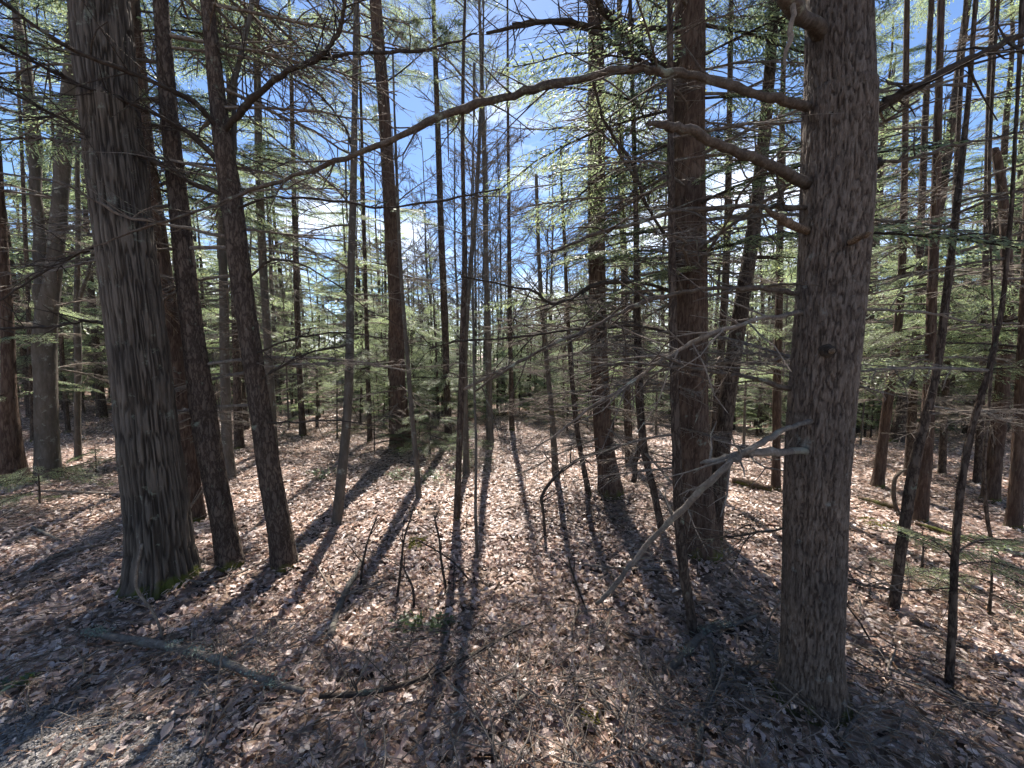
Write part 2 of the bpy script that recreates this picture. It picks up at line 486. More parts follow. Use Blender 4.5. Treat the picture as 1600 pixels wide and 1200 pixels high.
octa = np.array([[1, 0, 0], [-1, 0, 0], [0, 1, 0], [0, -1, 0], [0, 0, 1], [0, 0, -1]], float)
octT = np.array([[0, 2, 4], [2, 1, 4], [1, 3, 4], [3, 0, 4], [2, 0, 5], [1, 2, 5], [3, 1, 5], [0, 3, 5]])
for k in range(5200):
    x = rng.uniform(-3.6, -0.7); e = 1.78 - 0.50 * float(sstep(-1.8, -0.7, x))
    y = e - abs(rng.normal(0, 0.5)) + rng.normal(0, 0.05)
    if y < 0.5: continue
    s = 0.0035 + 0.010 * rng.random() ** 4
    g = rng.uniform(0.05, 0.26)
    mb.add(octa * s * rng.uniform(0.6, 1.4, 3) @ rot(*rng.uniform(0, 6, 3)).T + (x, y, float(ground(x, y)) + 0.024), None, octT, (g, g * .94, g * .87))
m_st = leaf_mat('gravel_stones', (1, 1, 1), (0, 0, 0), 0.0, 0.75, 0.3)
obj('gravel_stones', mb.mesh('gravel_stones', smooth=False), m_st, verge, kind='stuff')

# ------------------------------------------------------------------ branch prototypes
def hemlock_bough(seed, Lm=1.7, dense=1.0, fine=False):
    r = np.random.default_rng(seed); st, lf, li = MB(), MB(), MB()
    s = np.linspace(0, 1, 9)
    wy = 0.05 * Lm * np.cumsum(r.normal(0, 0.35, 9)) * s
    main = np.stack([Lm * s, wy, Lm * (0.10 * s - 0.26 * s ** 2)], -1)
    st.add(*tube_arrays(main, 0.013 * Lm / 1.7 * (1 - 0.85 * s) + 0.0015, 4, False))
    li.add(*tube_arrays(main[::2], (0.013 * Lm / 1.7 * (1 - 0.85 * s) + 0.0015)[::2], 3, False))
    P, D, NN, LN, TT = [], [], [], [], []
    n = int(38 * dense)
    for k in range(n):
        t = 0.10 + 0.9 * (k + r.uniform(-.4, .4)) / n
        t = min(max(t, 0.05), 0.995)
        o = np.array([np.interp(t, s, main[:, c]) for c in range(3)])
        side = 1 if k % 2 else -1
        if r.random() < 0.12: continue
        ang = side * rad(r.uniform(42, 68)) * (1 - 0.3 * t)
        ll = Lm * (0.40 * (1 - t) ** 0.8 + 0.07) * r.uniform(0.6, 1.1) * min(1, 0.45 + t * 2.2)
        u = np.linspace(0, 1, 5)
        bend = ang * (1 - 0.35 * u)
        dx = np.cumsum(np.cos(bend)) / 5 * ll * u ** 0.3; dy = np.cumsum(np.sin(bend)) / 5 * ll * u ** 0.3
        dx[0] = dy[0] = 0
        dz = ll * (0.05 * u - r.uniform(0.12, 0.34) * u ** 2)
        lp = o + np.stack([dx, dy, dz], -1)
        st.add(*tube_arrays(lp, 0.0042 * (1 - 0.75 * u) + 0.0008, 3, False))
        li.add(*tube_arrays(lp[[0, 4]], [0.0045, 0.002], 3, False))
        m = max(3, int(ll / (0.026 if fine else 0.038)))
        base_t = r.uniform(0.75, 1.25)
        for q in range(m):
            w = 0.12 + 0.88 * q / m + r.uniform(-.03, .03)
            c = np.array([np.interp(w, u, lp[:, z]) for z in range(3)])
            hd = lp[-1] - lp[1]; hd = hd / np.linalg.norm(hd)
            sgn = 1 if q % 2 else -1
            a2 = sgn * rad(r.uniform(35, 62))
            d2 = np.array([hd[0] * math.cos(a2) - hd[1] * math.sin(a2), hd[0] * math.sin(a2) + hd[1] * math.cos(a2), hd[2] - r.uniform(0.0, 0.3)])
            tl = (0.03 + 0.11 * (1 - w)) * r.uniform(0.6, 1.2)
            nn = max(1, int(tl / (0.016 if fine else 0.032)))
            for z in range(nn):
                P.append(c + d2 * tl * z / nn); D.append(d2 + r.normal(0, 0.18, 3)); LN.append(r.uniform(0.026, 0.040) if fine else r.uniform(0.045, 0.07))
                NN.append(np.array([0, 0, 1]) + r.normal(0, 0.45, 3)); TT.append(base_t * r.uniform(0.75, 1.3))
    TT = np.array(TT)[:, None] * np.array([1.0, 1.0, 0.95])
    yel = r.random(len(TT)) < 0.15
    TT[yel] *= (1.35, 1.2, 0.9)
    cards(lf, P, D, NN, np.array(LN), 0.0115 if fine else 0.025, TT)
    return st.arrays(), lf.arrays(), li.arrays()

def pine_bough(seed, Lm=1.6):
    r = np.random.default_rng(seed); st, lf = MB(), MB()
    s = np.linspace(0, 1, 7)
    main = np.stack([Lm * s, 0.06 * Lm * np.sin(3 * s + seed), Lm * (0.05 * s + 0.10 * s ** 2)], -1)
    st.add(*tube_arrays(main, 0.016 * (1 - 0.8 * s) + 0.002, 4, False))
    P, D, LN, TT = [], [], [], []
    tips = [(main[-1], main[-1] - main[-2])]
    for k in range(11):
        t = r.uniform(0.3, 0.97)
        o = np.array([np.interp(t, s, main[:, c]) for c in range(3)])
        a = r.choice([-1, 1]) * rad(r.uniform(30, 60)); ll = Lm * r.uniform(0.14, 0.38) * (1.15 - t)
        d = np.array([math.cos(a), math.sin(a), r.uniform(0.05, 0.4)])
        u = np.linspace(0, 1, 3)[:, None]
        lp = o + u * d * ll + u ** 2 * np.array([0, 0, 0.06])
        st.add(*tube_arrays(lp, 0.004 * (1 - 0.6 * u[:, 0]), 3, False))
        for w in (0.45, 0.7, 0.88, 1.0):
            tips.append((o + d * ll * w + (r.normal(0, 0.03, 3) if w < 1 else 0), d))
    for (p, d) in tips:
        b = r.uniform(0.7, 1.25)
        for z in range(20):
            P.append(p + r.normal(0, 0.016, 3)); D.append(unit(d) * 0.7 + r.normal(0, 0.65, 3)); LN.append(r.uniform(0.07, 0.12)); TT.append(b * r.uniform(.8, 1.2))
    TT = np.array(TT)[:, None] * np.array([1, 1, 1.0])
    cards(lf, P, D, r.normal(0, 1, (len(P), 3)), np.array(LN), 0.010, TT)
    return st.arrays(), lf.arrays()

def dead_bough(seed, Lm=1.5):
    r = np.random.default_rng(seed); st = MB()
    s = np.linspace(0, 1, 8)
    main = np.stack([Lm * s, 0.06 * Lm * np.cumsum(r.normal(0, 0.4, 8)) * s, Lm * (r.uniform(0.0, 0.15) * s - r.uniform(0.05, 0.28) * s ** 2)], -1)
    st.add(*tube_arrays(main, 0.013 * (1 - 0.85 * s) + 0.0024, 5, False))
    n = r.integers(16, 24)
    for k in range(n):
        t = 0.15 + 0.83 * k / n + r.uniform(-.02, .02)
        o = np.array([np.interp(t, s, main[:, c]) for c in range(3)])
        a = (1 if k % 2 else -1) * rad(r.uniform(30, 65)); ll = Lm * (0.36 * (1 - t) + 0.09) * r.uniform(0.5, 1.2)
        d = np.array([math.cos(a), math.sin(a), r.uniform(-0.3, 0.15)])
        u = np.linspace(0, 1, 4)[:, None]
        lp = o + u * d * ll + u ** 2 * np.array([0.10 * ll, 0, -0.12 * ll]) + np.cumsum(r.normal(0, 0.012 * ll * 2, (4, 3)), 0) * (u > 0)
        st.add(*tube_arrays(lp, 0.0046 * (1 - 0.6 * u[:, 0]) + 0.0012, 3, False))
        for q in range(r.integers(2, 6)):
            w = r.uniform(0.2, 0.95)
            c = np.array([np.interp(w, u[:, 0], lp[:, z]) for z in range(3)])
            d2 = d + np.array([r.normal(0, 0.5), r.normal(0, 0.5), r.normal(-0.1, 0.3)])
            l2 = ll * r.uniform(0.15, 0.45)
            st.add(*tube_arrays([c, c + d2 * l2 * 0.5, c + d2 * l2 + r.normal(0, 0.02, 3)], [0.0030, 0.0024, 0.0015], 3, False))
    return st.arrays()

HB = [hemlock_bough(100 + k, 1.7, 1.0) for k in range(6)]
PB = [pine_bough(200 + k) for k in range(4)]
DB = [dead_bough(300 + k) for k in range(8)]
HB_ME = []
for k, (a, b, _) in enumerate([hemlock_bough(150 + k, 1.7, 1.0, True) for k in range(6)]):
    m1 = make_mesh('bough_wood', a[0], a[1], a[2], a[3]); m1.materials.append(M['darklimb'])
    m2 = make_mesh('bough_needles', b[0], b[1], b[2], b[3], False); m2.materials.append(M['needle'])
    HB_ME.append((m1, m2))
PB_ME = []
for k, (a, b) in enumerate(PB):
    m1 = make_mesh('pine_bough_wood', a[0], a[1], a[2], a[3]); m1.materials.append(M['darklimb'])
    m2 = make_mesh('pine_bough_needles', b[0], b[1], b[2], b[3], False); m2.materials.append(M['pneedle'])
    PB_ME.append((m1, m2))
DB_ME = []
for a in DB:
    m1 = make_mesh('dead_branch', a[0], a[1], a[2], a[3]); m1.materials.append(M['dead']); DB_ME.append(m1)

# ------------------------------------------------------------------ trunks
def trunk_mesh(name, P, R, sides, rings, style, seed, flare=0.35, flare_h=0.28):
    """P: centres (base first, relative to the root), R radii"""
    CR = smooth_path(np.hstack([P, np.asarray(R)[:, None]]), 8)
    s = np.concatenate([[0], np.cumsum(np.linalg.norm(np.diff(CR[:, :3], axis=0), axis=1))])
    # more rings low down, where the camera sees them
    q = np.linspace(0, s[-1], rings) if s[-1] < 6.5 else np.concatenate([np.linspace(0, 5.6, int(rings * .86), endpoint=False), np.linspace(5.6, s[-1], rings - int(rings * .86))])
    C = np.stack([np.interp(q, s, CR[:, k]) for k in range(4)], -1)
    th = np.arange(sides) / sides * 2 * math.pi
    TH, SS = np.meshgrid(th, q)
    rr = np.repeat(np.maximum(C[:, 3], 0.004)[:, None], sides, 1)
    r0 = float(C[min(6, rings - 1), 3])
    ct, sn = np.cos(TH), np.sin(TH)
    lobes = 0.5 + 0.5 * vnoise(ct * 1.9 + seed, sn * 1.9, seed=seed)
    fl = np.exp(-SS / flare_h) * flare * (0.35 + 1.3 * lobes)
    ridge = np.full_like(rr, 0.5)
    if style == 'oak':
        k = r0 * 62
        w = 0.25 * vnoise(ct * k * .5, sn * k * .5, SS * 2.2, seed=seed + 1)
        n1 = vnoise(ct * k + w, sn * k + w, SS * 4.2, seed=seed + 2) + 0.40 * vnoise(ct * k * 2.1, sn * k * 2.1, SS * 5, seed=seed + 3)
        rg = 1 - np.exp(-(n1 / 0.27) ** 2)
        br = 0.5 + 0.5 * vnoise(ct * k * 1.5, sn * k * 1.5, SS * 16, seed=seed + 4)
        ridge = rg * (0.62 + 0.38 * br)
        disp = 0.028 * (ridge - 0.6)
    elif style == 'pine':
        k = r0 * 85
        n1 = vnoise(ct * k, sn * k, SS * 17.0, seed=seed + 2) + 0.5 * vnoise(ct * k * 2.1, sn * k * 2.1, SS * 38, seed=seed + 3)
        rg = 1 - np.exp(-(n1 / 0.20) ** 2)
        fine = vnoise(ct * k * 3, sn * k * 3, SS * 34, seed=seed + 5)
        ridge = np.clip(rg + 0.22 * fine, 0, 1)
        disp = 0.009 * (ridge - 0.6)
    else:
        n1 = fbm(ct * r0 * 30, sn * r0 * 30, SS * 6, seed=seed + 2)
        ridge = 0.5 + 0.4 * n1; disp = 0.03 * r0 * n1
    lump = 0.06 * rr * vnoise(ct * 1.3, sn * 1.3, SS * 1.4, seed=seed + 8)
    rad_ = rr * (1 + fl) + disp * np.minimum(1, rr / (r0 + 1e-6)) + lump
    V = np.stack([C[:, 0][:, None] + rad_ * ct, C[:, 1][:, None] + rad_ * sn, np.repeat(C[:, 2][:, None], sides, 1)], -1).reshape(-1, 3)
    i = np.arange(rings - 1)[:, None] * sides; j = np.arange(sides)[None, :]; k2 = (j + 1) % sides
    Q = np.stack([i + j, i + k2, i + sides + k2, i + sides + j], -1).reshape(-1, 4)
    top = len(V); V = np.vstack([V, [C[-1, 0], C[-1, 1], C[-1, 2] + C[-1, 3] * 0.5]]); e = (rings - 1) * sides
    T = np.array([(top, e + s_, e + (s_ + 1) % sides) for s_ in range(sides)])
    rc = np.append(ridge.ravel(), 0.5)
    return make_mesh(name, V, Q, T, np.repeat(rc[:, None], 3, 1)), C, q

class Tree:
    pass

def build_tree(name, label, cat, pts, bark, H=14, sides=16, rings=70, style='plain', seed=1, group=None, flare=0.3, flare_h=0.25, snag=False, dY=0.0, base=None, lean_y=0.0):
    b = on_ground(pts[0][0], pts[0][1]) if base is None else np.array(base, float)
    Y = b[1]
    P, R = [], []
    for k, (px, py, w) in enumerate(pts):
        p = at_depth(px, py, Y + (dY * k / max(1, len(pts) - 1)))
        if k == 0: p = b.copy(); p[2] -= 0.06
        P.append(p); R.append(px_radius(px, w, Y))
    P = np.array(P); R = np.array(R)
    if not snag and P[-1][2] < H:
        d = P[-1] - P[-2]; d = d / max(d[2], 1e-3); d[:2] = np.clip(d[:2], -0.12, 0.12)
        z0 = P[-1][2]; r0 = R[-1]
        for f in (0.3, 0.65, 1.0):
            P = np.vstack([P, P[-1] + d * (z0 + (H - z0) * f - P[-1][2])]); R = np.append(R, max(0.012, r0 * (1 - 0.85 * f)))
            d[:2] *= 0.5
    t = Tree(); t.base = b
    t.root = thing(name, label, cat, b, group)
    me, C, q = trunk_mesh(name + '_trunk', P - b, R, sides, rings, style, seed, flare, flare_h)
    t.trunk = obj('trunk', me, M[bark], t.root)
    t.C = C; t.Y = Y; t.b = b; t.rng = np.random.default_rng(seed * 7 + 3)
    t.bark = bark
    return t

def trunk_at(t, h):
    z = t.C[:, 2]
    return np.array([np.interp(h, z, t.C[:, k]) for k in range(4)])

def boughs(t, n, h0, h1, kind='hemlock', l0=0.8, l1=1.6, el=(-12, 12), az=None, keep=1.5):
    """hang n branches on the trunk between two heights; shapes are shared"""
    r = t.rng; made = 0; tries = 0
    while made < n and tries < n * 12:
        tries += 1
        h = r.uniform(h0, h1)
        c = trunk_at(t, h); a = r.uniform(0, 2 * math.pi) if az is None else rad(r.uniform(*az))
        Ln = r.uniform(l0, l1); e = rad(r.uniform(*el))
        s = Ln / 1.6
        tip = t.b + c[:3] + Ln * np.array([math.cos(a) * math.cos(e), math.sin(a) * math.cos(e), math.sin(e) - 0.1])
        mid = (tip + t.b + c[:3]) / 2
        cp = np.array([0, 0, CAM_Z])
        if np.linalg.norm(tip - cp) < keep or np.linalg.norm(mid - cp) < keep or tip[1] < 0.6: continue
        if kind == 'dead':
            o = obj('dead_branch', DB_ME[r.integers(len(DB_ME))], None, t.root)
        else:
            src = HB_ME if kind == 'hemlock' else PB_ME
            m1, m2 = src[r.integers(len(src))]
            o = obj('bough', m1, None, t.root); f = obj('foliage', m2, None, o, kind='stuff')
        o.location = c[:3] + np.array([math.cos(a), math.sin(a), 0]) * c[3] * 0.6
        o.rotation_euler = (r.uniform(-.25, .25), -e, a); o.scale = (s, s * r.uniform(.8, 1.2), s)
        made += 1

def limb(t, pts, mat='limb', w0=None, twigs=8, seed=0, tw_len=0.35, name='limb', sides=8, label=None, up=0.0, depth_rel=True):
    """pts: (px, py, depth offset from the trunk, width px) from the trunk outwards"""
    r = np.random.default_rng(seed + 900)
    P = []
    for (px, py, dy, w) in pts:
        p = at_depth(px, py, (t.Y if depth_rel else 0) + dy) - t.b
        P.append([*p, px_radius(px, w, (t.Y if depth_rel else 0) + dy)])
    C = smooth_path(P, 5)
    C[1:-1, :3] += r.normal(0, 0.0035, (len(C) - 2, 3))
    wob = np.arange(len(C)) * 0.55 + seed
    C[1:-1, 1:3] += 0.5 * np.stack([vnoise(wob, wob * 0, seed=seed), vnoise(wob, wob * 0 + 9, seed=seed)], -1)[1:-1] * C[1:-1, 3:4] * 0.35
    mb = MB(); mb.add(*tube_arrays(C[:, :3], C[:, 3] * (1 + 0.20 * vnoise(np.arange(len(C)) * .45 + seed * 3.7, np.zeros(len(C)), seed=seed)), sides, True, 0.03, r))
    n = len(C)
    twigs = int(twigs * 2.2)
    for k in range(twigs):
        i = r.integers(int(n * 0.15), n - 1)
        d = unit(C[i + 1, :3] - C[i, :3])
        v = unit(d * r.uniform(0.2, 0.9) + r.normal(0, 0.6, 3) + np.array([0, 0, up]))
        ll = tw_len * r.uniform(0.25, 1.0); u = np.linspace(0, 1, 4)[:, None]
        lp = C[i, :3] + u * v * ll + np.cumsum(r.normal(0, 0.022 * ll * 3, (4, 3)), 0) * u
        rr = min(C[i, 3] * 0.45, 0.005)
        mb.add(*tube_arrays(lp, rr * (1 - 0.7 * u[:, 0]) + 0.0007, 4, False))
        for z in range(r.integers(0, 3)):
            c = lp[r.integers(1, 3)]; v2 = unit(v + r.normal(0, 0.7, 3))
            mb.add(*tube_arrays([c, c + v2 * ll * 0.2, c + v2 * ll * 0.42 + r.normal(0, .01, 3)], [rr * .5, rr * .4, 0.0007], 3, False))
    o = obj(name, mb.mesh(name), M[mat], t.root)
    if label: o['label'] = label
    return o

# ------------------------------------------------------------------ the trees one can name
# --- big furrowed oak on the left
oak = build_tree('oak_tree', 'big oak with deeply furrowed grey bark and mossy root, nearest trunk on the left', 'tree',
    [(256, 905, 112), (250, 840, 108), (240, 740, 103), (226, 600, 98), (207, 450, 97), (187, 300, 96), (170, 150, 92), (158, 0, 92)],
    'oak', H=17, sides=210, rings=540, style='oak', seed=11, flare=0.36, flare_h=0.15)
limb(oak, [(165, 505, 0.0, 9), (130, 502, -0.1, 8), (100, 507, -0.2, 7), (50, 512, -0.3, 6), (-20, 513, -0.4, 5)], 'darklimb', seed=1, twigs=6)
limb(oak, [(150, 385, 0.05, 8), (110, 402, 0.0, 7), (60, 430, -0.1, 5), (0, 470, -0.2, 4)], 'darklimb', seed=2, twigs=6)
# --- slender pine half hidden behind the oak
t2 = build_tree('pine_tree', 'brown pine half hidden behind the right edge of the big furrowed oak', 'tree',
    [(306, 815, 32), (300, 760, 29), (287, 650, 32), (263, 480, 31), (243, 340, 29), (225, 200, 26), (212, 60, 24)],
    'redpine', H=16, sides=28, rings=140, style='pine', seed=12)
boughs(t2, 8, 1.0, 5.0, 'dead', 0.7, 1.5); boughs(t2, 26, 3.5, 7.5, 'hemlock', 0.9, 1.9)  # hemlock boughs added up here to throw shade on the left foreground
# --- dark pine right of the oak
t3 = build_tree('pine_tree', 'straight dark pine with a mossy foot, first trunk right of the big furrowed oak', 'tree',
    [(362, 882, 44), (350, 820, 41), (325, 690, 42), (300, 510, 36), (283, 350, 32), (266, 200, 28), (255, 60, 25), (250, -20, 24)],
    'hemlock', H=15, sides=48, rings=240, style='pine', seed=13, flare=0.18)
boughs(t3, 30, 1.2, 6.5, 'dead', 0.8, 2.0, az=(-15, 195)); boughs(t3, 20, 7.5, 14, 'hemlock', 0.9, 1.9)
# --- conifer with many dark limbs
t4 = build_tree('pine_tree', 'dark conifer throwing long bare limbs to both sides, second trunk right of the oak', 'tree',
    [(446, 886, 40), (436, 820, 38), (420, 730, 37), (395, 560, 33), (376, 430, 33), (360, 300, 33), (343, 180, 27), (329, 50, 22), (322, -20, 20)],
    'hemlock', H=14, sides=48, rings=240, style='pine', seed=14, flare=0.15)
limb(t4, [(345, 205, 0, 10.9), (300, 158, -0.2, 10.1), (200, 112, -0.5, 9.4), (100, 70, -0.7, 8.6), (0, 2, -0.9, 7.8), (-60, -30, -1.0, 6.2)], 'darklimb', seed=3, twigs=14, tw_len=.5)
limb(t4, [(352, 262, 0, 10.1), (300, 212, -0.1, 9.4), (240, 176, -0.2, 8.6), (120, 130, -0.45, 7.0), (50, 95, -0.6, 6.2), (-40, 55, -0.8, 5.5)], 'darklimb', seed=4, twigs=14, tw_len=.5)
limb(t4, [(358, 308, 0, 10.1), (300, 285, -0.1, 9.4), (250, 256, -0.2, 8.6), (130, 205, -0.4, 7.8), (60, 165, -0.55, 6.2), (-40, 115, -0.8, 5.5)], 'darklimb', seed=5, twigs=16, tw_len=.5)
limb(t4, [(362, 372, 0, 7.0), (300, 358, -0.15, 6.2), (240, 346, -0.3, 6.2), (195, 338, -0.4, 6.2), (140, 308, -0.5, 5.5), (95, 286, -0.6, 5.5), (0, 270, -0.8, 4.7), (-50, 262, -0.9, 3.9)], 'dead', seed=6, twigs=8)
limb(t4, [(350, 205, 0, 11.7), (372, 180, -0.1, 10.9), (400, 150, -0.2, 10.1), (450, 112, -0.35, 8.6), (500, 88, -0.45, 7.0), (528, 52, -0.5, 6.2), (541, -20, -0.6, 5.5)], 'darklimb', seed=7, twigs=10, tw_len=.5)
limb(t4, [(455, 110, -0.37, 5.5), (490, 92, -0.4, 5.5), (560, 82, -0.5, 4.7), (640, 80, -0.6, 3.9), (700, 68, -0.7, 3.1), (745, 52, -0.8, 2.3)], 'darklimb', seed=8, twigs=14, tw_len=.35)
limb(t4, [(360, 300, 0.05, 7.0), (366, 230, 0.1, 8.6), (366, 140, 0.15, 8.6), (380, 70, 0.2, 7.8), (395, 0, 0.25, 7.0), (405, -60, 0.3, 6.2)], 'grey', seed=9, twigs=6, tw_len=.5)
limb(t4, [(362, 330, 0, 4.7), (430, 308, -0.1, 3.9), (540, 316, -0.2, 3.9), (600, 324, -0.25, 3.1), (700, 312, -0.3, 3.1), (780, 295, -0.4, 2.3)], 'darklimb', seed=10, twigs=12)
limb(t4, [(390, 560, 0, 4.7), (425, 540, -0.1, 3.9), (480, 525, -0.2, 3.1), (540, 520, -0.3, 2.3), (610, 530, -0.35, 1.6)], 'darklimb', seed=11, twigs=7)
limb(t4, [(400, 600, 0, 4.7), (430, 578, -0.1, 3.9), (480, 552, -0.2, 3.1), (540, 540, -0.3, 2.3)], 'darklimb', seed=12, twigs=7)
limb(t4, [(405, 660, 0, 3.1), (450, 660, -0.1, 3.1), (520, 657, -0.2, 2.3), (590, 665, -0.25, 1.6)], 'darklimb', seed=13, twigs=7)
limb(t4, [(385, 440, 0, 3.9), (420, 408, -0.1, 3.9), (460, 410, -0.2, 3.1), (520, 440, -0.3, 2.3), (570, 480, -0.35, 1.6), (610, 500, -0.4, 1.6)], 'darklimb', seed=14, twigs=9)
boughs(t4, 34, 1.3, 7, 'dead', 0.8, 2.0, az=(-15, 195)); boughs(t4, 16, 7.5, 13, 'hemlock', 0.9, 1.9)
# --- poles and slim stems, left to right
t5 = build_tree('bare_tree', 'straight slim grey pole just right of the dark conifer with long limbs', 'tree',
    [(428, 712, 15), (422, 600, 14), (413, 450, 13), (406, 300, 13), (402, 120, 11), (399, -10, 10)], 'grey', H=13, sides=14, rings=70, seed=15)
boughs(t5, 14, 3.0, 9.0, 'dead', 0.7, 1.6, (0, 45)); boughs(t5, 16, 4.2, 7.5, 'hemlock', .9, 1.9)  # the hemlock boughs are added to this pole to shade the foreground
t6 = build_tree('bare_tree', 'slim grey young tree leaning right, alone at the left edge of the clearing', 'tree',
    [(525, 820, 17), (532, 760, 17), (540, 680, 15), (545, 600, 14), (548, 450, 12), (552, 300, 11), (555, 130, 9), (557, -10, 8)], 'grey', H=11, sides=18, rings=90, seed=16, flare=0.12)
boughs(t6, 24, 2.2, 7.0, 'dead', 0.6, 1.5, (0, 45))
limb(t6, [(553, 250, 0, 5), (540, 200, 0.1, 4), (500, 150, 0.2, 4), (455, 120, 0.3, 3)], 'darklimb', seed=21, twigs=5)
t7 = build_tree('pine_tree', 'tall thick dark pine standing behind the left side of the clearing', 'tree',
    [(627, 698, 34), (625, 660, 29), (621, 590, 25), (617, 450, 21), (611, 350, 21), (605, 250, 19), (599, 150, 18), (590, 50, 18), (586, -10, 17)],
    'redpine', H=19, sides=26, rings=130, style='pine', seed=17, flare=0.25)
boughs(t7, 12, 0.8, 4, 'dead', 0.8, 1.6); boughs(t7, 22, 6, 14, 'pine', 1.0, 2.0, (0, 30)); boughs(t7, 10, 1.5, 5, 'hemlock', 0.8, 1.6)
t8 = build_tree('bare_tree', 'thin sapling leaning left in front of the tall dark pine in the clearing', 'sapling',
    [(655, 781, 9), (652, 740, 9), (643, 640, 8), (636, 550, 7), (628, 450, 6), (622, 330, 5), (618, 220, 4)], 'grey', H=5.5, sides=10, rings=40, seed=18, flare=0.1)
boughs(t8, 5, 1.5, 5.0, 'dead', 0.4, 1.0, (0, 40))
t9 = build_tree('bare_tree', 'dark slender young tree standing in the middle of the sunlit clearing', 'tree',
    [(713, 812, 11), (716, 740, 10), (720, 640, 10), (723, 520, 9), (726, 400, 8), (723, 250, 6), (724, 100, 5), (727, -10, 4)], 'hemlock', H=8.5, sides=12, rings=60, seed=19, flare=0.1)
boughs(t9, 14, 2.6, 7.0, 'dead', 0.5, 1.2, (5, 50))
limb(t9, [(722, 610, 0, 5), (760, 590, -0.1, 5), (800, 570, -0.2, 4)], 'dead', seed=22, twigs=3)
t10 = build_tree('bare_tree', 'thinnest wavy sapling just right of the slender tree in the clearing', 'sapling',
    [(746, 872, 5), (743, 800, 5), (744, 700, 4), (741, 600, 4), (739, 470, 3.4), (737, 330, 2.8), (740, 200, 2)], 'grey', H=4.4, sides=8, rings=40, seed=20, flare=0.1)
boughs(t10, 6, 1.5, 4.0, 'dead', 0.3, 0.7, (10, 50))
t11 = build_tree('bare_tree', 'grey twin-like pole behind the slender tree in the clearing, lit along one side', 'tree',
    [(729, 742, 9), (727, 650, 9), (727, 540, 8), (735, 420, 7), (745, 300, 6), (752, 150, 5)], 'grey', H=7, sides=10, rings=40, seed=24)
boughs(t11, 12, 4.0, 6.8, 'dead', 0.6, 1.3, (10, 50))
t12 = build_tree('bare_tree', 'bare grey tree rising into the open sky at the back of the clearing', 'tree',
    [(766, 694, 11), (764, 620, 10), (762, 500, 9), (759, 400, 8), (757, 250, 7), (752, 100, 5)], 'grey', H=13, sides=10, rings=40, seed=25)
boughs(t12, 30, 5.0, 10.5, 'dead', 0.7, 1.4, (15, 60))
t13 = build_tree('hemlock_tree', 'dark hemlock pole behind the clearing, between the thick pine and the slender tree', 'tree',
    [(701, 688, 12), (698, 600, 11), (695, 500, 11), (690, 380, 10), (685, 230, 9), (680, 80, 7)], 'hemlock', H=15, sides=10, rings=40, seed=26)
boughs(t13, 12, 0.8, 2.8, 'hemlock', 0.8, 1.5); boughs(t13, 12, 6.5, 10, 'hemlock', .8, 1.6); boughs(t13, 6, 1, 3, 'dead', .7, 1.4)  # high hemlock boughs added as canopy shade for the near ground
# --- right of the clearing
t14 = build_tree('bare_tree', 'crooked thin pale tree at the right edge of the sunlit clearing', 'sapling',
    [(869, 745, 10), (863, 660, 9), (856, 580, 8), (848, 500, 7), (842, 400, 6), (838, 280, 5)], 'grey', H=4.5, sides=10, rings=40, seed=27)
boughs(t14, 9, 0.8, 3, 'dead', 0.5, 1.0, (0, 40))
t15 = build_tree('bare_tree', 'thin leaning sapling just left of the reddish pine right of the clearing', 'sapling',
    [(922, 772, 9), (908, 710, 8), (898, 640, 8), (890, 540, 7), (884, 420, 5), (878, 300, 4)], 'hemlock', H=4.5, sides=10, rings=40, seed=28)
boughs(t15, 14, 0.6, 4.5, 'dead', 0.5, 1.3)
t16 = build_tree('pine_tree', 'reddish pine with a skirt of dead twigs, first big trunk right of the clearing', 'tree',
    [(957, 772, 38), (950, 730, 32), (944, 690, 30), (938, 600, 27), (933, 450, 26), (932, 300, 26), (932, 150, 24), (930, -10, 23)],
    'redpine', H=18, sides=30, rings=160, style='pine', seed=29, flare=0.3)
boughs(t16, 44, 0.5, 2.6, 'dead', 0.9, 1.8); boughs(t16, 24, 2.6, 6.0, 'dead', 0.9, 1.8, az=(-90, 80)); boughs(t16, 14, 1.8, 4.6, 'hemlock', 0.7, 1.3); boughs(t16, 16, 8, 17, 'pine', 1, 2, (0, 30))
t17 = build_tree('bare_tree', 'two-legged crooked young tree between the two reddish pines', 'tree',
    [(1036, 832, 12), (1022, 770, 12), (1006, 700, 13), (999, 610, 14), (996, 500, 11), (994, 360, 9), (990, 200, 7)], 'hemlock', H=9, sides=12, rings=50, seed=30, flare=0.1)
limb(t17, [(1004, 690, 0.05, 11), (994, 715, 0.15, 10), (990, 752, 0.25, 10)], 'hemlock', seed=23, twigs=0, name='leg')
boughs(t17, 40, 0.7, 5, 'dead', 0.7, 1.6); boughs(t17, 8, 2.5, 6, 'hemlock', 0.8, 1.5)
t18 = build_tree('pine_tree', 'thick reddish pine with scaly bark, left of the big grey pine', 'tree',
    [(1096, 862, 64), (1090, 800, 56), (1083, 700, 54), (1079, 550, 53), (1077, 400, 53), (1076, 250, 47), (1077, 100, 45), (1078, -20, 44)],
    'redpine', H=19, sides=80, rings=330, style='pine', seed=31, flare=0.22)
limb(t18, [(1055, 457, 0, 6.8), (1000, 441, -0.2, 6.0), (930, 445, -0.35, 6.0), (890, 468, -0.45, 5.2), (861, 473, -0.5, 5.2), (836, 456, -0.55, 4.5), (800, 448, -0.6, 3.8), (720, 432, -0.7, 2.2)], 'darklimb', seed=31, twigs=12)
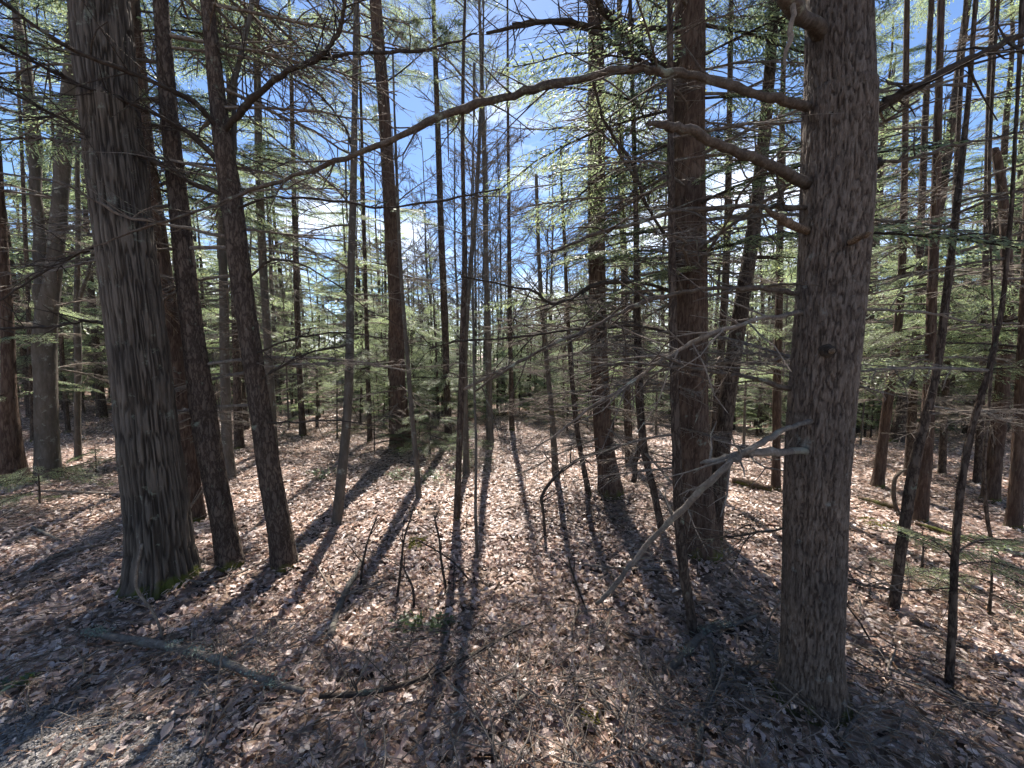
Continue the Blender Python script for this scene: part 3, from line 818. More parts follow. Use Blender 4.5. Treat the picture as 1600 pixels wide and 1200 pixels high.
limb(t18, [(1052, 522, 0, 4.5), (1000, 510, -0.2, 4.5), (930, 512, -0.3, 3.8), (850, 521, -0.4, 3.8), (780, 530, -0.5, 3.0), (720, 533, -0.55, 3.0), (670, 545, -0.6, 2.2)], 'darklimb', seed=32, twigs=14)
limb(t18, [(1055, 100, 0, 12.0), (1030, 98, -0.1, 11.2), (990, 62, -0.2, 9.8), (950, 25, -0.3, 9.0), (920, -20, -0.4, 7.5)], 'darklimb', seed=33, twigs=10, tw_len=.6)
limb(t18, [(1055, 108, 0.1, 9.8), (1010, 100, 0.1, 9.0), (960, 70, 0.15, 7.5), (930, 50, 0.2, 7.5), (870, 35, 0.25, 6.0), (800, 38, 0.3, 4.5)], 'darklimb', seed=34, twigs=12, tw_len=.6)
limb(t18, [(1055, 45, 0, 8.2), (1000, 45, -0.2, 7.5), (930, 42, -0.3, 6.8), (860, 33, -0.4, 6.0), (760, 52, -0.5, 3.8)], 'darklimb', seed=35, twigs=14, tw_len=.6)
limb(t18, [(1052, 385, 0, 5.2), (1010, 320, -0.2, 5.2), (990, 260, -0.3, 5.2), (960, 215, -0.35, 4.5), (940, 180, -0.4, 4.5), (925, 120, -0.5, 3.0)], 'darklimb', seed=36, twigs=8)
boughs(t18, 36, 1.2, 6.0, 'dead', 0.7, 1.9, keep=1.9); boughs(t18, 30, 2.4, 7.0, 'hemlock', 0.8, 1.8, keep=2.0); boughs(t18, 20, 7, 17, 'pine', 1, 2.2, (0, 30))
t19 = build_tree('hemlock_tree', 'dark leaning trunk close behind the thick reddish pine, tilting right', 'tree',
    [(1112, 842, 30), (1119, 780, 27), (1130, 680, 26), (1141, 590, 26), (1158, 480, 24), (1174, 380, 22), (1190, 250, 20), (1201, 130, 18), (1210, -10, 15)],
    'hemlock', H=14, sides=26, rings=120, style='pine', seed=32, flare=0.2)
boughs(t19, 12, 2.0, 6, 'dead', 0.6, 1.4); boughs(t19, 22, 2.6, 7.0, 'hemlock', 0.8, 1.6, keep=2.0); boughs(t19, 14, 7, 13, 'hemlock', .8, 1.7)
t20 = build_tree('hemlock_tree', 'slim hemlock pole seen between the reddish pine and the leaning trunk', 'tree',
    [(1108, 775, 13), (1114, 690, 13), (1122, 600, 13), (1133, 450, 12), (1137, 330, 11), (1140, 180, 9), (1142, 40, 8)], 'hemlock', H=12, sides=12, rings=60, seed=33)
boughs(t20, 16, 2, 8, 'hemlock', 0.7, 1.5); boughs(t20, 8, 1.5, 5, 'dead', .6, 1.2)
t21 = build_tree('bare_tree', 'near slender tree with a curved foot in front of the thick reddish pine', 'tree',
    [(1087, 1002, 15), (1078, 950, 16), (1068, 890, 17), (1061, 800, 16), (1056, 680, 14), (1052, 540, 12), (1050, 400, 11), (1048, 250, 10), (1047, 100, 9), (1047, -20, 8)],
    'hemlock', H=9, sides=26, rings=160, seed=34, flare=0.12, style='pine')
boughs(t21, 18, 1.0, 5, 'dead', 0.5, 1.1, keep=1.4)

# --- the big grey pine on the right
pine = build_tree('pine_tree', 'big grey pine with broken limbs and branch stubs, nearest trunk on the right', 'tree',
    [(1266, 1092, 112), (1267, 1020, 105), (1272, 900, 105), (1275, 750, 104), (1285, 600, 106), (1297, 450, 107), (1306, 300, 110), (1311, 150, 108), (1311, 0, 100)],
    'pine', H=17, sides=210, rings=540, style='pine', seed=41, flare=0.36, flare_h=0.11)
limb(pine, [(1262, 168, 0, 16.3), (1225, 156, -0.05, 14.8), (1180, 146, -0.05, 14.1), (1100, 121, 0.0, 13.3), (1040, 110, 0.0, 12.6), (985, 109, 0.05, 11.8), (930, 117, 0.1, 11.8), (850, 135, 0.15, 11.1), (775, 157, 0.2, 11.1), (700, 177, 0.25, 10.4), (620, 215, 0.3, 8.9), (540, 247, 0.35, 8.1), (460, 276, 0.4, 6.7), (400, 293, 0.45, 5.9), (345, 316, 0.5, 5.2), (265, 344, 0.55, 4.4), (190, 368, 0.6, 3.7), (120, 394, 0.6, 3.0), (20, 415, 0.6, 2.2)],
     'limb', seed=41, twigs=18, tw_len=.5, sides=12, label='long bare limb arching across to the left')
limb(pine, [(1262, 287, 0, 19), (1200, 257, -0.1, 17), (1130, 229, -0.15, 16), (1075, 204, -0.2, 14), (1040, 195, -0.2, 12), (1012, 190, -0.2, 6)], 'limb', seed=42, twigs=1, sides=12, label='thick limb snapped off at its end')
limb(pine, [(1258, 325, 0, 10), (1200, 322, -0.05, 9), (1100, 325, -0.1, 8), (1010, 344, -0.1, 7), (930, 366, -0.1, 6), (860, 394, -0.1, 4)], 'limb', seed=43, twigs=10)
limb(pine, [(1278, 368, 0.03, 17), (1240, 352, -0.06, 15), (1218, 340, -0.08, 13), (1196, 326, -0.1, 4)], 'rawwood', seed=44, twigs=0, label='short broken stub of orange wood', name='branch_stub')
limb(pine, [(1246, 458, 0, 9), (1200, 452, -0.05, 9), (1150, 450, -0.1, 9), (1080, 456, -0.1, 8), (1010, 470, -0.1, 7), (940, 505, -0.1, 6), (860, 540, -0.1, 5), (800, 572, -0.1, 5), (742, 612, -0.05, 3)], 'limb', seed=45, twigs=10)
limb(pine, [(1268, 487, 0.03, 8), (1200, 495, -0.1, 8), (1130, 516, -0.15, 8), (1080, 536, -0.1, 7), (1030, 566, -0.05, 6), (990, 595, 0.0, 6), (920, 640, 0.05, 4), (825, 710, 0.1, 2)], 'dead', seed=46, twigs=16, tw_len=.45)
limb(pine, [(1234, 607, 0, 8), (1180, 592, -0.05, 8), (1100, 578, -0.1, 7), (1040, 571, -0.1, 6), (980, 567, -0.1, 4), (940, 572, -0.1, 2)], 'limb', seed=47, twigs=8)
limb(pine, [(1280, 656, -0.03, 10), (1230, 668, -0.15, 10), (1190, 690, -0.25, 10), (1150, 714, -0.25, 11), (1125, 738, -0.25, 10), (1080, 783, -0.2, 10), (1030, 832, -0.1, 9), (970, 903, 0.0, 8), (932, 943, 0.1, 6)], 'lichen', seed=48, twigs=5, label='broken lichened limb hanging down to the ground')
limb(pine, [(1270, 705, -0.02, 13), (1220, 706, -0.15, 15), (1180, 709, -0.22, 15), (1140, 714, -0.22, 15), (1112, 721, -0.22, 11), (1095, 724, -0.22, 4)], 'lichen', seed=49, twigs=3, label='short thick limb crusted with pale lichen')
limb(pine, [(1300, 58, 0.0, 26), (1262, 32, -0.1, 26), (1238, 10, -0.25, 24), (1222, -25, -0.3, 22), (1215, -90, -0.3, 18)], 'limb', seed=50, twigs=2, sides=12)
limb(pine, [(1240, -20, -0.28, 6), (1238, 30, -0.28, 8), (1231, 75, -0.28, 7), (1222, 112, -0.28, 4)], 'dead', seed=51, twigs=0, name='bark_strip', label='strip of dead bark hanging from the upper limb')
limb(pine, [(1362, 172, 0, 22), (1385, 160, -0.02, 20), (1412, 146, -0.05, 18), (1460, 121, -0.1, 17), (1530, 86, -0.15, 16), (1600, 52, -0.2, 14), (1680, 10, -0.25, 12)], 'darklimb', seed=52, twigs=7, tw_len=.4, sides=12)
limb(pine, [(1345, 260, -0.03, 26), (1362, 258, -0.06, 24), (1374, 256, -0.08, 20), (1379, 255, -0.085, 6)], 'darklimb', seed=53, twigs=0, name='branch_stub', label='black knob of an old branch')
limb(pine, [(1366, 258, 0.1, 7), (1430, 245, 0.1, 6), (1500, 226, 0.15, 5), (1600, 206, 0.2, 5), (1680, 190, 0.2, 4)], 'limb', seed=54, twigs=8)
limb(pine, [(1322, 382, -0.05, 13), (1337, 374, -0.15, 13), (1352, 367, -0.21, 12), (1355, 365, -0.215, 4)], 'rawwood', seed=55, twigs=0, name='branch_stub', label='small snapped stub of orange wood')
limb(pine, [(1340, 483, 0.05, 6), (1400, 485, 0.05, 6), (1460, 492, 0.05, 6), (1505, 500, 0.05, 5), (1526, 503, 0.05, 3)], 'dead', seed=56, twigs=2)
limb(pine, [(1289, 549, -0.03, 36), (1294, 549, -0.10, 28), (1297, 549, -0.125, 15)], 'darklimb', seed=57, twigs=0, name='branch_stub', label='round knot left by a lost branch')
limb(pine, [(1296, 549, -0.10, 11), (1299, 549, -0.14, 9)], 'rawwood', seed=58, twigs=0, name='branch_stub')
limb(pine, [(1325, 905, 0, 4), (1360, 917, 0.05, 4), (1420, 924, 0.15, 3), (1500, 915, 0.2, 3)], 'darklimb', seed=59, twigs=7)
limb(pine, [(1320, 880, 0, 3), (1370, 905, -0.05, 3), (1430, 935, -0.1, 2)], 'dead', seed=60, twigs=4)
limb(pine, [(1225, 825, 0, 4), (1160, 835, 0, 4), (1110, 845, 0, 3), (1080, 858, 0, 2)], 'darklimb', seed=61, twigs=8)
boughs(pine, 16, 6.5, 15, 'pine', 1, 2.2, (0, 30))

# --- right side
t22 = build_tree('bare_tree', 'leaning grey-brown young tree with a mossy foot, right of the big grey pine', 'tree',
    [(1396, 956, 17), (1404, 890, 18), (1412, 830, 18), (1427, 735, 19), (1442, 670, 16), (1465, 570, 14), (1480, 450, 13), (1494, 330, 12), (1505, 230, 10), (1516, 120, 8), (1525, -10, 7)],
    'hemlock', H=9, sides=22, rings=110, seed=35, flare=0.15, style='pine')
boughs(t22, 16, 1.4, 5.5, 'dead', 0.6, 1.3); boughs(t22, 5, 4.5, 7, 'hemlock', 0.7, 1.4)
t23 = build_tree('hemlock_tree', 'dark trunk directly behind the leaning young tree right of the grey pine', 'tree',
    [(1436, 816, 26), (1442, 760, 24), (1448, 680, 22), (1453, 560, 19), (1458, 420, 17), (1463, 280, 15), (1468, 100, 12)], 'redpine', H=15, sides=18, rings=80, seed=36, style='pine')
boughs(t23, 18, 1.2, 5, 'dead', .7, 1.5); boughs(t23, 6, 1.6, 2.8, 'hemlock', 0.9, 1.6); boughs(t23, 12, 6.5, 10, 'hemlock', 0.9, 1.8)
t24 = build_tree('bare_tree', 'thin dark stem bending right low down, with a green spray hanging beside it', 'tree',
    [(1483, 1077, 14), (1488, 980, 13), (1491, 890, 12), (1498, 790, 12), (1511, 705, 12), (1527, 640, 11), (1545, 580, 10), (1558, 520, 9), (1568, 460, 8), (1580, 330, 7), (1590, 150, 6)],
    'hemlock', H=7.5, sides=20, rings=110, seed=37, flare=0.12, style='pine')
boughs(t24, 3, 0.55, 0.8, 'hemlock', 0.55, 0.8, (-8, 2), az=(-20, 60), keep=1.2); boughs(t24, 8, 1.4, 4, 'dead', .5, 1.1)
t25 = build_tree('tree_snag', 'dead broken-topped trunk near the right edge, ending in a jagged stub', 'snag',
    [(1547, 783, 30), (1553, 730, 27), (1562, 650, 26), (1571, 540, 22), (1574, 440, 20), (1569, 330, 18), (1560, 260, 17), (1554, 232, 13)], 'redpine', H=6, sides=18, rings=70, seed=38, snag=True, style='pine')
boughs(t25, 14, 1.0, 4, 'dead', .6, 1.3)
t26 = build_tree('pine_tree', 'reddish trunk with a mossy foot cut by the right edge of view', 'tree',
    [(1582, 826, 28), (1588, 760, 25), (1594, 660, 24), (1600, 540, 22), (1606, 380, 20), (1612, 150, 17)], 'redpine', H=16, sides=18, rings=80, seed=39, style='pine')
boughs(t26, 12, 1, 5, 'dead', .7, 1.5); boughs(t26, 8, 1.6, 3, 'hemlock', .8, 1.6); boughs(t26, 10, 6, 10, 'hemlock', .8, 1.8)
t27 = build_tree('bare_tree', 'thin curved dark sapling whose foot sweeps right, near the right edge', 'sapling',
    [(1566, 872, 8), (1549, 842, 8), (1541, 795, 8), (1538, 725, 7), (1546, 620, 6), (1552, 520, 5), (1548, 400, 4)], 'hemlock', H=5, sides=10, rings=50, seed=40, flare=.05)
boughs(t27, 6, 1.0, 4, 'dead', .4, .9)
t28 = build_tree('pine_tree', 'dark trunk with a yellow mossy foot, first one seen right of the grey pine', 'tree',
    [(1370, 762, 20), (1377, 710, 18), (1387, 630, 17), (1400, 540, 15), (1408, 440, 13), (1412, 330, 12), (1415, 160, 10)], 'redpine', H=15, sides=14, rings=60, seed=42, style='pine')
boughs(t28, 12, 1, 4.5, 'dead', .7, 1.4); boughs(t28, 8, 1.8, 3.4, 'hemlock', .9, 1.6); boughs(t28, 10, 7, 11, 'hemlock', .9, 1.8)
t29 = build_tree('bare_tree', 'crooked leafless stem with an elbow beside the leaning young tree', 'sapling',
    [(1408, 806, 8), (1397, 780, 8), (1398, 750, 8), (1408, 737, 8), (1416, 733, 6)], 'limb', H=1, sides=10, rings=40, seed=43, snag=True, flare=.05)
t30 = build_tree('hemlock_tree', 'pole tree behind the grey pine, showing past its left side', 'tree',
    [(1212, 765, 15), (1213, 700, 14), (1214, 600, 14), (1218, 450, 12), (1220, 300, 10), (1224, 100, 8)], 'redpine', H=14, sides=12, rings=50, seed=44)
boughs(t30, 3, 1.5, 2.8, 'hemlock', .8, 1.5); boughs(t30, 10, 6, 9, 'hemlock', .8, 1.7); boughs(t30, 8, 1, 4, 'dead', .7, 1.3)
# --- far left
t31 = build_tree('hemlock_tree', 'forked tree left of the oak, its two stems parting at head height', 'tree',
    [(76, 748, 46), (74, 700, 40), (71, 600, 40), (70, 520, 40), (84, 420, 30), (95, 300, 28), (105, 180, 26), (112, 80, 21), (116, -10, 18)], 'grey', H=13, sides=30, rings=140, seed=45, style='pine', flare=.2)
limb(t31, [(66, 540, 0, 28), (65, 460, 0, 26), (62, 380, 0, 25), (55, 290, 0, 23), (49, 180, 0, 20), (42, 110, 0, 18), (30, 40, 0, 15), (18, -30, 0, 13)], 'grey', seed=70, twigs=6, tw_len=.7, name='stem', sides=16)
boughs(t31, 26, 1.4, 7, 'dead', .8, 2.0); boughs(t31, 10, 5, 11, 'hemlock', .8, 1.6)
t32 = build_tree('pine_tree', 'broad dark trunk with a swollen base cut by the left edge', 'tree',
    [(14, 752, 62), (15, 700, 44), (14, 620, 28), (12, 520, 24), (5, 400, 18), (-4, 250, 15)], 'redpine', H=13, sides=24, rings=90, seed=46, style='pine', flare=.3)
boughs(t32, 10, 1, 4.5, 'dead', .6, 1.3); boughs(t32, 8, .8, 4, 'hemlock', .6, 1.2)
t33 = build_tree('bare_tree', 'slim forked grey tree seen between the forked tree and the oak', 'tree',
    [(122, 722, 12), (121, 650, 12), (122, 560, 13), (120, 480, 11), (122, 380, 9), (121, 250, 8)], 'grey', H=10, sides=12, rings=50, seed=47)
limb(t33, [(120, 478, 0, 9), (130, 450, 0, 7), (141, 415, 0, 6), (150, 370, 0, 5), (158, 280, 0, 4)], 'grey', seed=71, twigs=4, name='stem')
t34 = build_tree('hemlock_tree', 'leaning thin dark pole between the forked tree and the slim grey tree', 'tree',
    [(107, 676, 9), (101, 610, 9), (96, 540, 8), (93, 450, 8), (88, 330, 7)], 'hemlock', H=11, sides=10, rings=40, seed=48)
boughs(t34, 14, 1.5, 7, 'hemlock', .8, 1.6)
t35 = build_tree('birch_tree', 'pale grey trunk seen between the two dark conifers right of the oak', 'tree',
    [(359, 747, 21), (355, 690, 18), (352, 600, 17), (350, 480, 15), (347, 350, 13), (344, 200, 11)], 'grey', H=14, sides=14, rings=60, seed=49)
boughs(t35, 10, 3, 10, 'dead', .8, 1.6, (10, 45)); boughs(t35, 18, 3.8, 7, 'hemlock', .9, 1.9)  # hemlock boughs added on this stem to cast foreground shade
t36 = build_tree('hemlock_tree', 'dark hemlock pole behind, left of the leaning slim tree in the clearing', 'tree',
    [(473, 682, 11), (470, 620, 10), (466, 540, 10), (463, 450, 9), (460, 330, 8), (457, 200, 7)], 'hemlock', H=13, sides=10, rings=40, seed=50)
boughs(t36, 26, 1.4, 9, 'hemlock', .9, 1.8); boughs(t36, 8, .8, 4, 'dead', .6, 1.3)
for (nm, lab, pts, sd, nd, nh) in [
    ('hemlock_tree', 'dark pole tree just right of the pale grey trunk, left of the second conifer', [(374, 702, 15), (371, 620, 14), (368, 520, 12), (365, 400, 11)], 51, 10, 10),
    ('hemlock_tree', 'thin hemlock stem between the leaning slim tree and the thick dark pine', [(578, 690, 8), (576, 620, 8), (573, 520, 7), (570, 400, 6)], 52, 6, 26),
    ('hemlock_tree', 'stout hemlock pole at the back, directly right of the bare grey tree', [(800, 672, 8), (799, 600, 8), (797, 520, 7), (796, 420, 6)], 53, 10, 6),
    ('hemlock_tree', 'broad dark hemlock just left of the two-legged crooked tree', [(984, 730, 13), (981, 650, 13), (978, 550, 12), (975, 420, 11)], 54, 16, 14),
    ('hemlock_tree', 'dark hemlock standing behind the broken-topped dead trunk', [(1527, 756, 14), (1531, 680, 14), (1536, 560, 12), (1540, 400, 11)], 55, 10, 22),
    ('hemlock_tree', 'slim hemlock right of the dark trunk behind the leaning young tree', [(1472, 742, 13), (1475, 660, 13), (1480, 560, 12), (1488, 400, 10)], 56, 10, 22),
    ('hemlock_tree', 'dark hemlock seen just left of the dark trunk behind the leaning tree', [(1420, 745, 17), (1424, 670, 16), (1430, 560, 15), (1437, 400, 13)], 57, 10, 20),
    ('hemlock_tree', 'brown hemlock pole behind the forked tree at far left', [(52, 690, 10), (50, 620, 10), (46, 520, 9), (40, 380, 8)], 58, 8, 22),
    ]:
    t = build_tree(nm, lab, 'tree', pts, 'hemlock', H=13, sides=10, rings=44, seed=sd)
    boughs(t, nd, .8, 4.5, 'dead', .7, 1.4); boughs(t, nh // 2, 1.2, 2.9, 'hemlock', .9, 1.6); boughs(t, nh // 2, 7, 11, 'hemlock', .9, 1.8)
# ------------------------------------------------------------------ the wood behind
def tube_trunk(H, r, seed, sides=8, n=12, flare=0.35):
    q = np.random.default_rng(seed); s = np.linspace(0, 1, n)
    P = np.stack([np.cumsum(q.normal(0, 0.035, n)) * s, np.cumsum(q.normal(0, 0.035, n)) * s, H * s - 0.1], -1)
    R = r * (1 - 0.88 * s) * (1 + flare * np.exp(-s * H / 0.25)) + 0.006
    return P, R

HBL = [(c, b) for (a, b, c) in HB]
def cross_prototype(kind, seed):
    q = np.random.default_rng(seed); tr, dw, wd, lf = MB(), MB(), MB(), MB()
    if kind == 'pole': H, r = q.uniform(9, 13), q.uniform(0.09, 0.15)
    elif kind == 'under': H, r = q.uniform(3.6, 5.6), q.uniform(0.025, 0.045)
    elif kind == 'pinepole': H, r = q.uniform(16, 19), q.uniform(0.12, 0.18)
    else: H, r = q.uniform(8, 12), q.uniform(0.045, 0.08)
    P, R = tube_trunk(H, r, seed, 9, 14)
    tr.add(*tube_arrays(P, R, 9, False))
    def put(dst, arr, h, a, e, s, tint=None):
        o = np.array([np.interp(h, P[:, 2], P[:, k]) for k in range(3)])
        Rm = rot(q.uniform(-.3, .3), -e, a)
        for d_, a_ in zip(dst, arr): d_.merge(a_, Rm, o, s, tint)
    if kind in ('pole', 'pinepole'):
        for k in range(20): put([dw], [DB[q.integers(len(DB))]], q.uniform(0.9, 5.0), q.uniform(0, 6.28), rad(q.uniform(-18, 10)), q.uniform(0.5, 1.05))
        n = 36 if kind == 'pole' else 30
        for k in range(n):
            h = H * (0.16 + 0.80 * (k + q.random()) / n); f = 1 - h / H
            src = HBL if kind == 'pole' else PB
            put([wd, lf], src[q.integers(len(src))], h, q.uniform(0, 6.28), rad(q.uniform(-14, 14)), (0.35 + 1.25 * f ** 0.8) * q.uniform(0.7, 1.1), None)
    elif kind == 'under':
        n = 40
        for k in range(n):
            h = H * (0.12 + 0.86 * (k + q.random()) / n); f = 1 - h / H
            put([wd, lf], HBL[q.integers(len(HBL))], h, q.uniform(0, 6.28), rad(q.uniform(-10, 16)), (0.18 + 0.72 * f ** 0.8) * q.uniform(0.6, 1.1))
    else:
        def rec(o, d, ln, rr, lev):
            m = 5; u = np.linspace(0, 1, m)[:, None]
            p = o + u * d * ln + np.cumsum(q.normal(0, 0.022 * ln, (m, 3)), 0) * u + u ** 2 * np.array([0, 0, 0.12 * ln])
            dw.add(*tube_arrays(p, rr * (1 - 0.7 * u[:, 0]) + 0.0030, 3, False))
            if lev < 3:
                for z in range([7, 6, 4][lev]):
                    w = q.uniform(0.25, 1); c = np.array([np.interp(w, u[:, 0], p[:, t]) for t in range(3)])
                    v = unit(d + q.normal(0, 0.45, 3)); v[2] = v[2] * 0.8 + 0.08
                    rec(c, unit(v), ln * q.uniform(0.32, 0.55), rr * 0.45, lev + 1)
        for k in range(26):
            h = H * q.uniform(0.22, 0.97); a = q.uniform(0, 6.28); e = rad(q.uniform(5, 50))
            o = np.array([np.interp(h, P[:, 2], P[:, t]) for t in range(3)])
            rec(o, np.array([math.cos(a) * math.cos(e), math.sin(a) * math.cos(e), math.sin(e)]), (0.6 + 1.9 * (1 - h / H)) * q.uniform(.7, 1.2), 0.015, 1)
    return tr, dw, wd, lf

NAMES = {'pole': 'hemlock_tree', 'under': 'young_hemlock', 'pinepole': 'pine_tree', 'bare': 'bare_tree'}
BK = {'pole': 'hemlock', 'under': 'hemlock', 'pinepole': 'redpine', 'bare': 'grey'}
LAB = {'pole': 'slim straight hemlock in the crowded wood at the back',
       'under': 'low young hemlock with flat green sprays in the understory at the back',
       'pinepole': 'tall pine with tufted needles standing back in the wood',
       'bare': 'leafless thin grey tree standing back in the wood'}
GRP = {'pole': 'hemlock poles in the wood behind', 'under': 'young hemlocks of the understory', 'pinepole': 'tall pines in the wood behind', 'bare': 'leafless trees in the wood behind'}
protos = {}
for kind, nv in (('pole', 4), ('under', 4), ('pinepole', 2), ('bare', 4)):
    L_ = []
    for v in range(nv):
        tr, dw, wd, lf = cross_prototype(kind, 500 + 37 * v + len(kind))
        ms = []
        a = tr.mesh('trunk'); a.materials.append(M[BK[kind]]); ms.append(('trunk', a, None))
        if dw.n: a = dw.mesh('dead_branchwork'); a.materials.append(M['dead'] if kind != 'bare' else M['grey']); ms.append(('branchwork', a, 'stuff'))
        if wd.n:
            a = wd.mesh('crown_wood'); a.materials.append(M['darklimb']); ms.append(('crown_wood', a, 'stuff'))
            a = lf.mesh('crown', False); a.materials.append(M['needle'] if kind != 'pinepole' else M['pneedle']); ms.append(('crown', a, 'stuff'))
        L_.append(ms)
    protos[kind] = L_

taken = [tuple(o.location[:2]) for o in bpy.data.objects if o.type == 'EMPTY']
rb = np.random.default_rng(77)
def plant(kind, x, y, s=1.0, label=None, group=True):
    ms = protos[kind][rb.integers(len(protos[kind]))]
    z = float(ground(x, y)) - 0.03
    t = thing(NAMES[kind], label or LAB[kind], 'tree', (x, y, z), GRP[kind] if group else None)
    t.rotation_euler = (rb.normal(0, .02), rb.normal(0, .02), rb.uniform(0, 6.28)); t.scale = (s, s, s * rb.uniform(.92, 1.1))
    for nm, me, kd in ms: obj(nm, me, None, t, kind=kd)
    taken.append((x, y)); return t

def scatter(kind, n, y0, y1, gap, test, smin=.8, smax=1.2):
    made = 0
    for k in range(n * 40):
        if made >= n: break
        y = y0 + (y1 - y0) * rb.random() ** 0.85
        a = rb.uniform(-1.45, 1.45); x = a * y
        if not test(x, y, a): continue
        if min((x - u) ** 2 + (y - v) ** 2 for u, v in taken) < gap * gap: continue
        plant(kind, x, y, rb.uniform(smin, smax)); made += 1

gapc = lambda a: -0.28 < a < 0.20            # the open strip of sky up the middle
scatter('under', 56, 8.6, 14, 0.7, lambda x, y, a: (-0.80 < a < 0.42 or a > .8) and not (-0.13 < a < 0.09 and y < 10.5) and not (a < -.45 and y < 10.5), .38, .75)
scatter('under', 40, 9.6, 15, 0.6, lambda x, y, a: -.40 < a < .36, .4, .85)
scatter('pole', 60, 10, 26, 1.0, lambda x, y, a: not gapc(a) and not (-.4 < a < .32 and y < 13) and not (a < -.45 and y < 15))
scatter('pole', 12, 8.5, 13, 0.9, lambda x, y, a: a > .85)
scatter('pole', 6, 9.5, 14, 0.9, lambda x, y, a: a < -.7)
scatter('pole', 26, 14, 24, 0.8, lambda x, y, a: not gapc(a), .75, 1.0)
scatter('under', 30, 8.6, 14, 0.7, lambda x, y, a: a > .45 or (a < -.5 and y > 9.5), .4, .8)
scatter('pinepole', 12, 13, 28, 1.5, lambda x, y, a: not gapc(a))
scatter('bare', 54, 10.5, 32, 0.7, lambda x, y, a: not (-.26 < a < .20 and y < 18))
scatter('bare', 9, 12.5, 18, 0.6, lambda x, y, a: -.28 < a < .22, .9, 1.2)
scatter('bare', 12, 18, 30, 0.6, lambda x, y, a: -.28 < a < .22, .9, 1.3)
scatter('bare', 84, 7.5, 16, 0.6, lambda x, y, a: not (-.2 < a < .15 and y < 10) and not (a < -.5 and y < 9.5), .28, .5)
scatter('under', 34, 15, 30, 0.8, lambda x, y, a: -.3 < a < .22, .95, 1.35)
scatter('under', 120, 12, 30, 0.7, lambda x, y, a: True, .6, 1.1)
scatter('pole', 76, 22, 42, 1.0, lambda x, y, a: not (-0.20 < a < 0.12), .8, 1.1)

ANCH = [(15, 'the swollen trunk at the left edge'), (76, 'the forked tree at far left'), (240, 'the big furrowed oak'), (350, 'the first dark pine beside the oak'),
        (430, 'the dark long-limbed conifer'), (535, 'the slim leaning tree by the clearing'), (624, 'the tall thick dark pine'), (720, 'the slender tree in the clearing'),
        (860, 'the crooked pale tree by the clearing'), (943, 'the reddish pine with dead twigs'), (1085, 'the thick reddish pine'), (1280, 'the big grey pine'),
        (1430, 'the leaning young tree with mossy foot'), (1550, 'the broken-topped dead trunk')]
KP = {'hemlock poles in the wood behind': 'slim hemlock pole', 'young hemlocks of the understory': 'low leafy young hemlock', 'tall pines in the wood behind': 'tall tufted pine', 'leafless trees in the wood behind': 'thin leafless tree'}
bins = {}
for o in bpy.data.objects:
    if o.type == 'EMPTY' and o.get('group') in KP:
        sx = 800 + FPX * o.location.x / o.location.y
        ax, an = min(ANCH, key=lambda q: abs(q[0] - sx))
        bins.setdefault((o['group'], an, 'left' if sx < ax else 'right'), []).append(o)
for (g, an, side), lst in bins.items():
    lst.sort(key=lambda o: o.location.y)
    for n_, o in enumerate(lst):
        if n_ < 4: o['label'] = '%s %s behind, %s of %s' % (('nearest', 'second nearest', 'third nearest', 'fourth nearest')[n_], KP[g], side, an)
        else: o['label'] = 'distant %s far behind, %s of %s' % (KP[g], side, an)

# far wood: reads as one mass
fw = MB()
for k in range(300):
    y = rb.uniform(32, 64); x = rb.uniform(-1.5, 1.5) * y
    cen = -0.22 < x / y < 0.14
    z = float(ground(x, min(y, 79)))
    h = rb.uniform(5, 8.5) if cen else rb.uniform(8, 15)
    fw.add(*tube_arrays([(x, y, z - .2), (x, y, z + h * .5), (x, y, z + h)], [.14, .09, .02], 5, False), tint=(0.9, 0.7, 0.6))
    n = 220
    hh = rb.uniform(0.08, 1, n) ** .9; an = rb.uniform(0, 6.28, n); rr = rb.random(n) ** .6 * (1.12 - hh) * 2.1
    P_ = np.stack([x + rr * np.cos(an), y + rr * np.sin(an), z + hh * h], -1)
    D_ = np.stack([np.cos(an), np.sin(an), rb.uniform(-.5, .1, n)], -1)
    cards(fw, P_, D_, np.array([0, 0, 1]) + rb.normal(0, .5, (n, 3)), rb.uniform(.3, .6, n), rb.uniform(.16, .32, n), (rb.uniform(.6, 1.3, n)[:, None] * np.ones(3)))
far = obj('far_wood', fw.mesh('far_wood', False), M['needle'], kind='stuff')

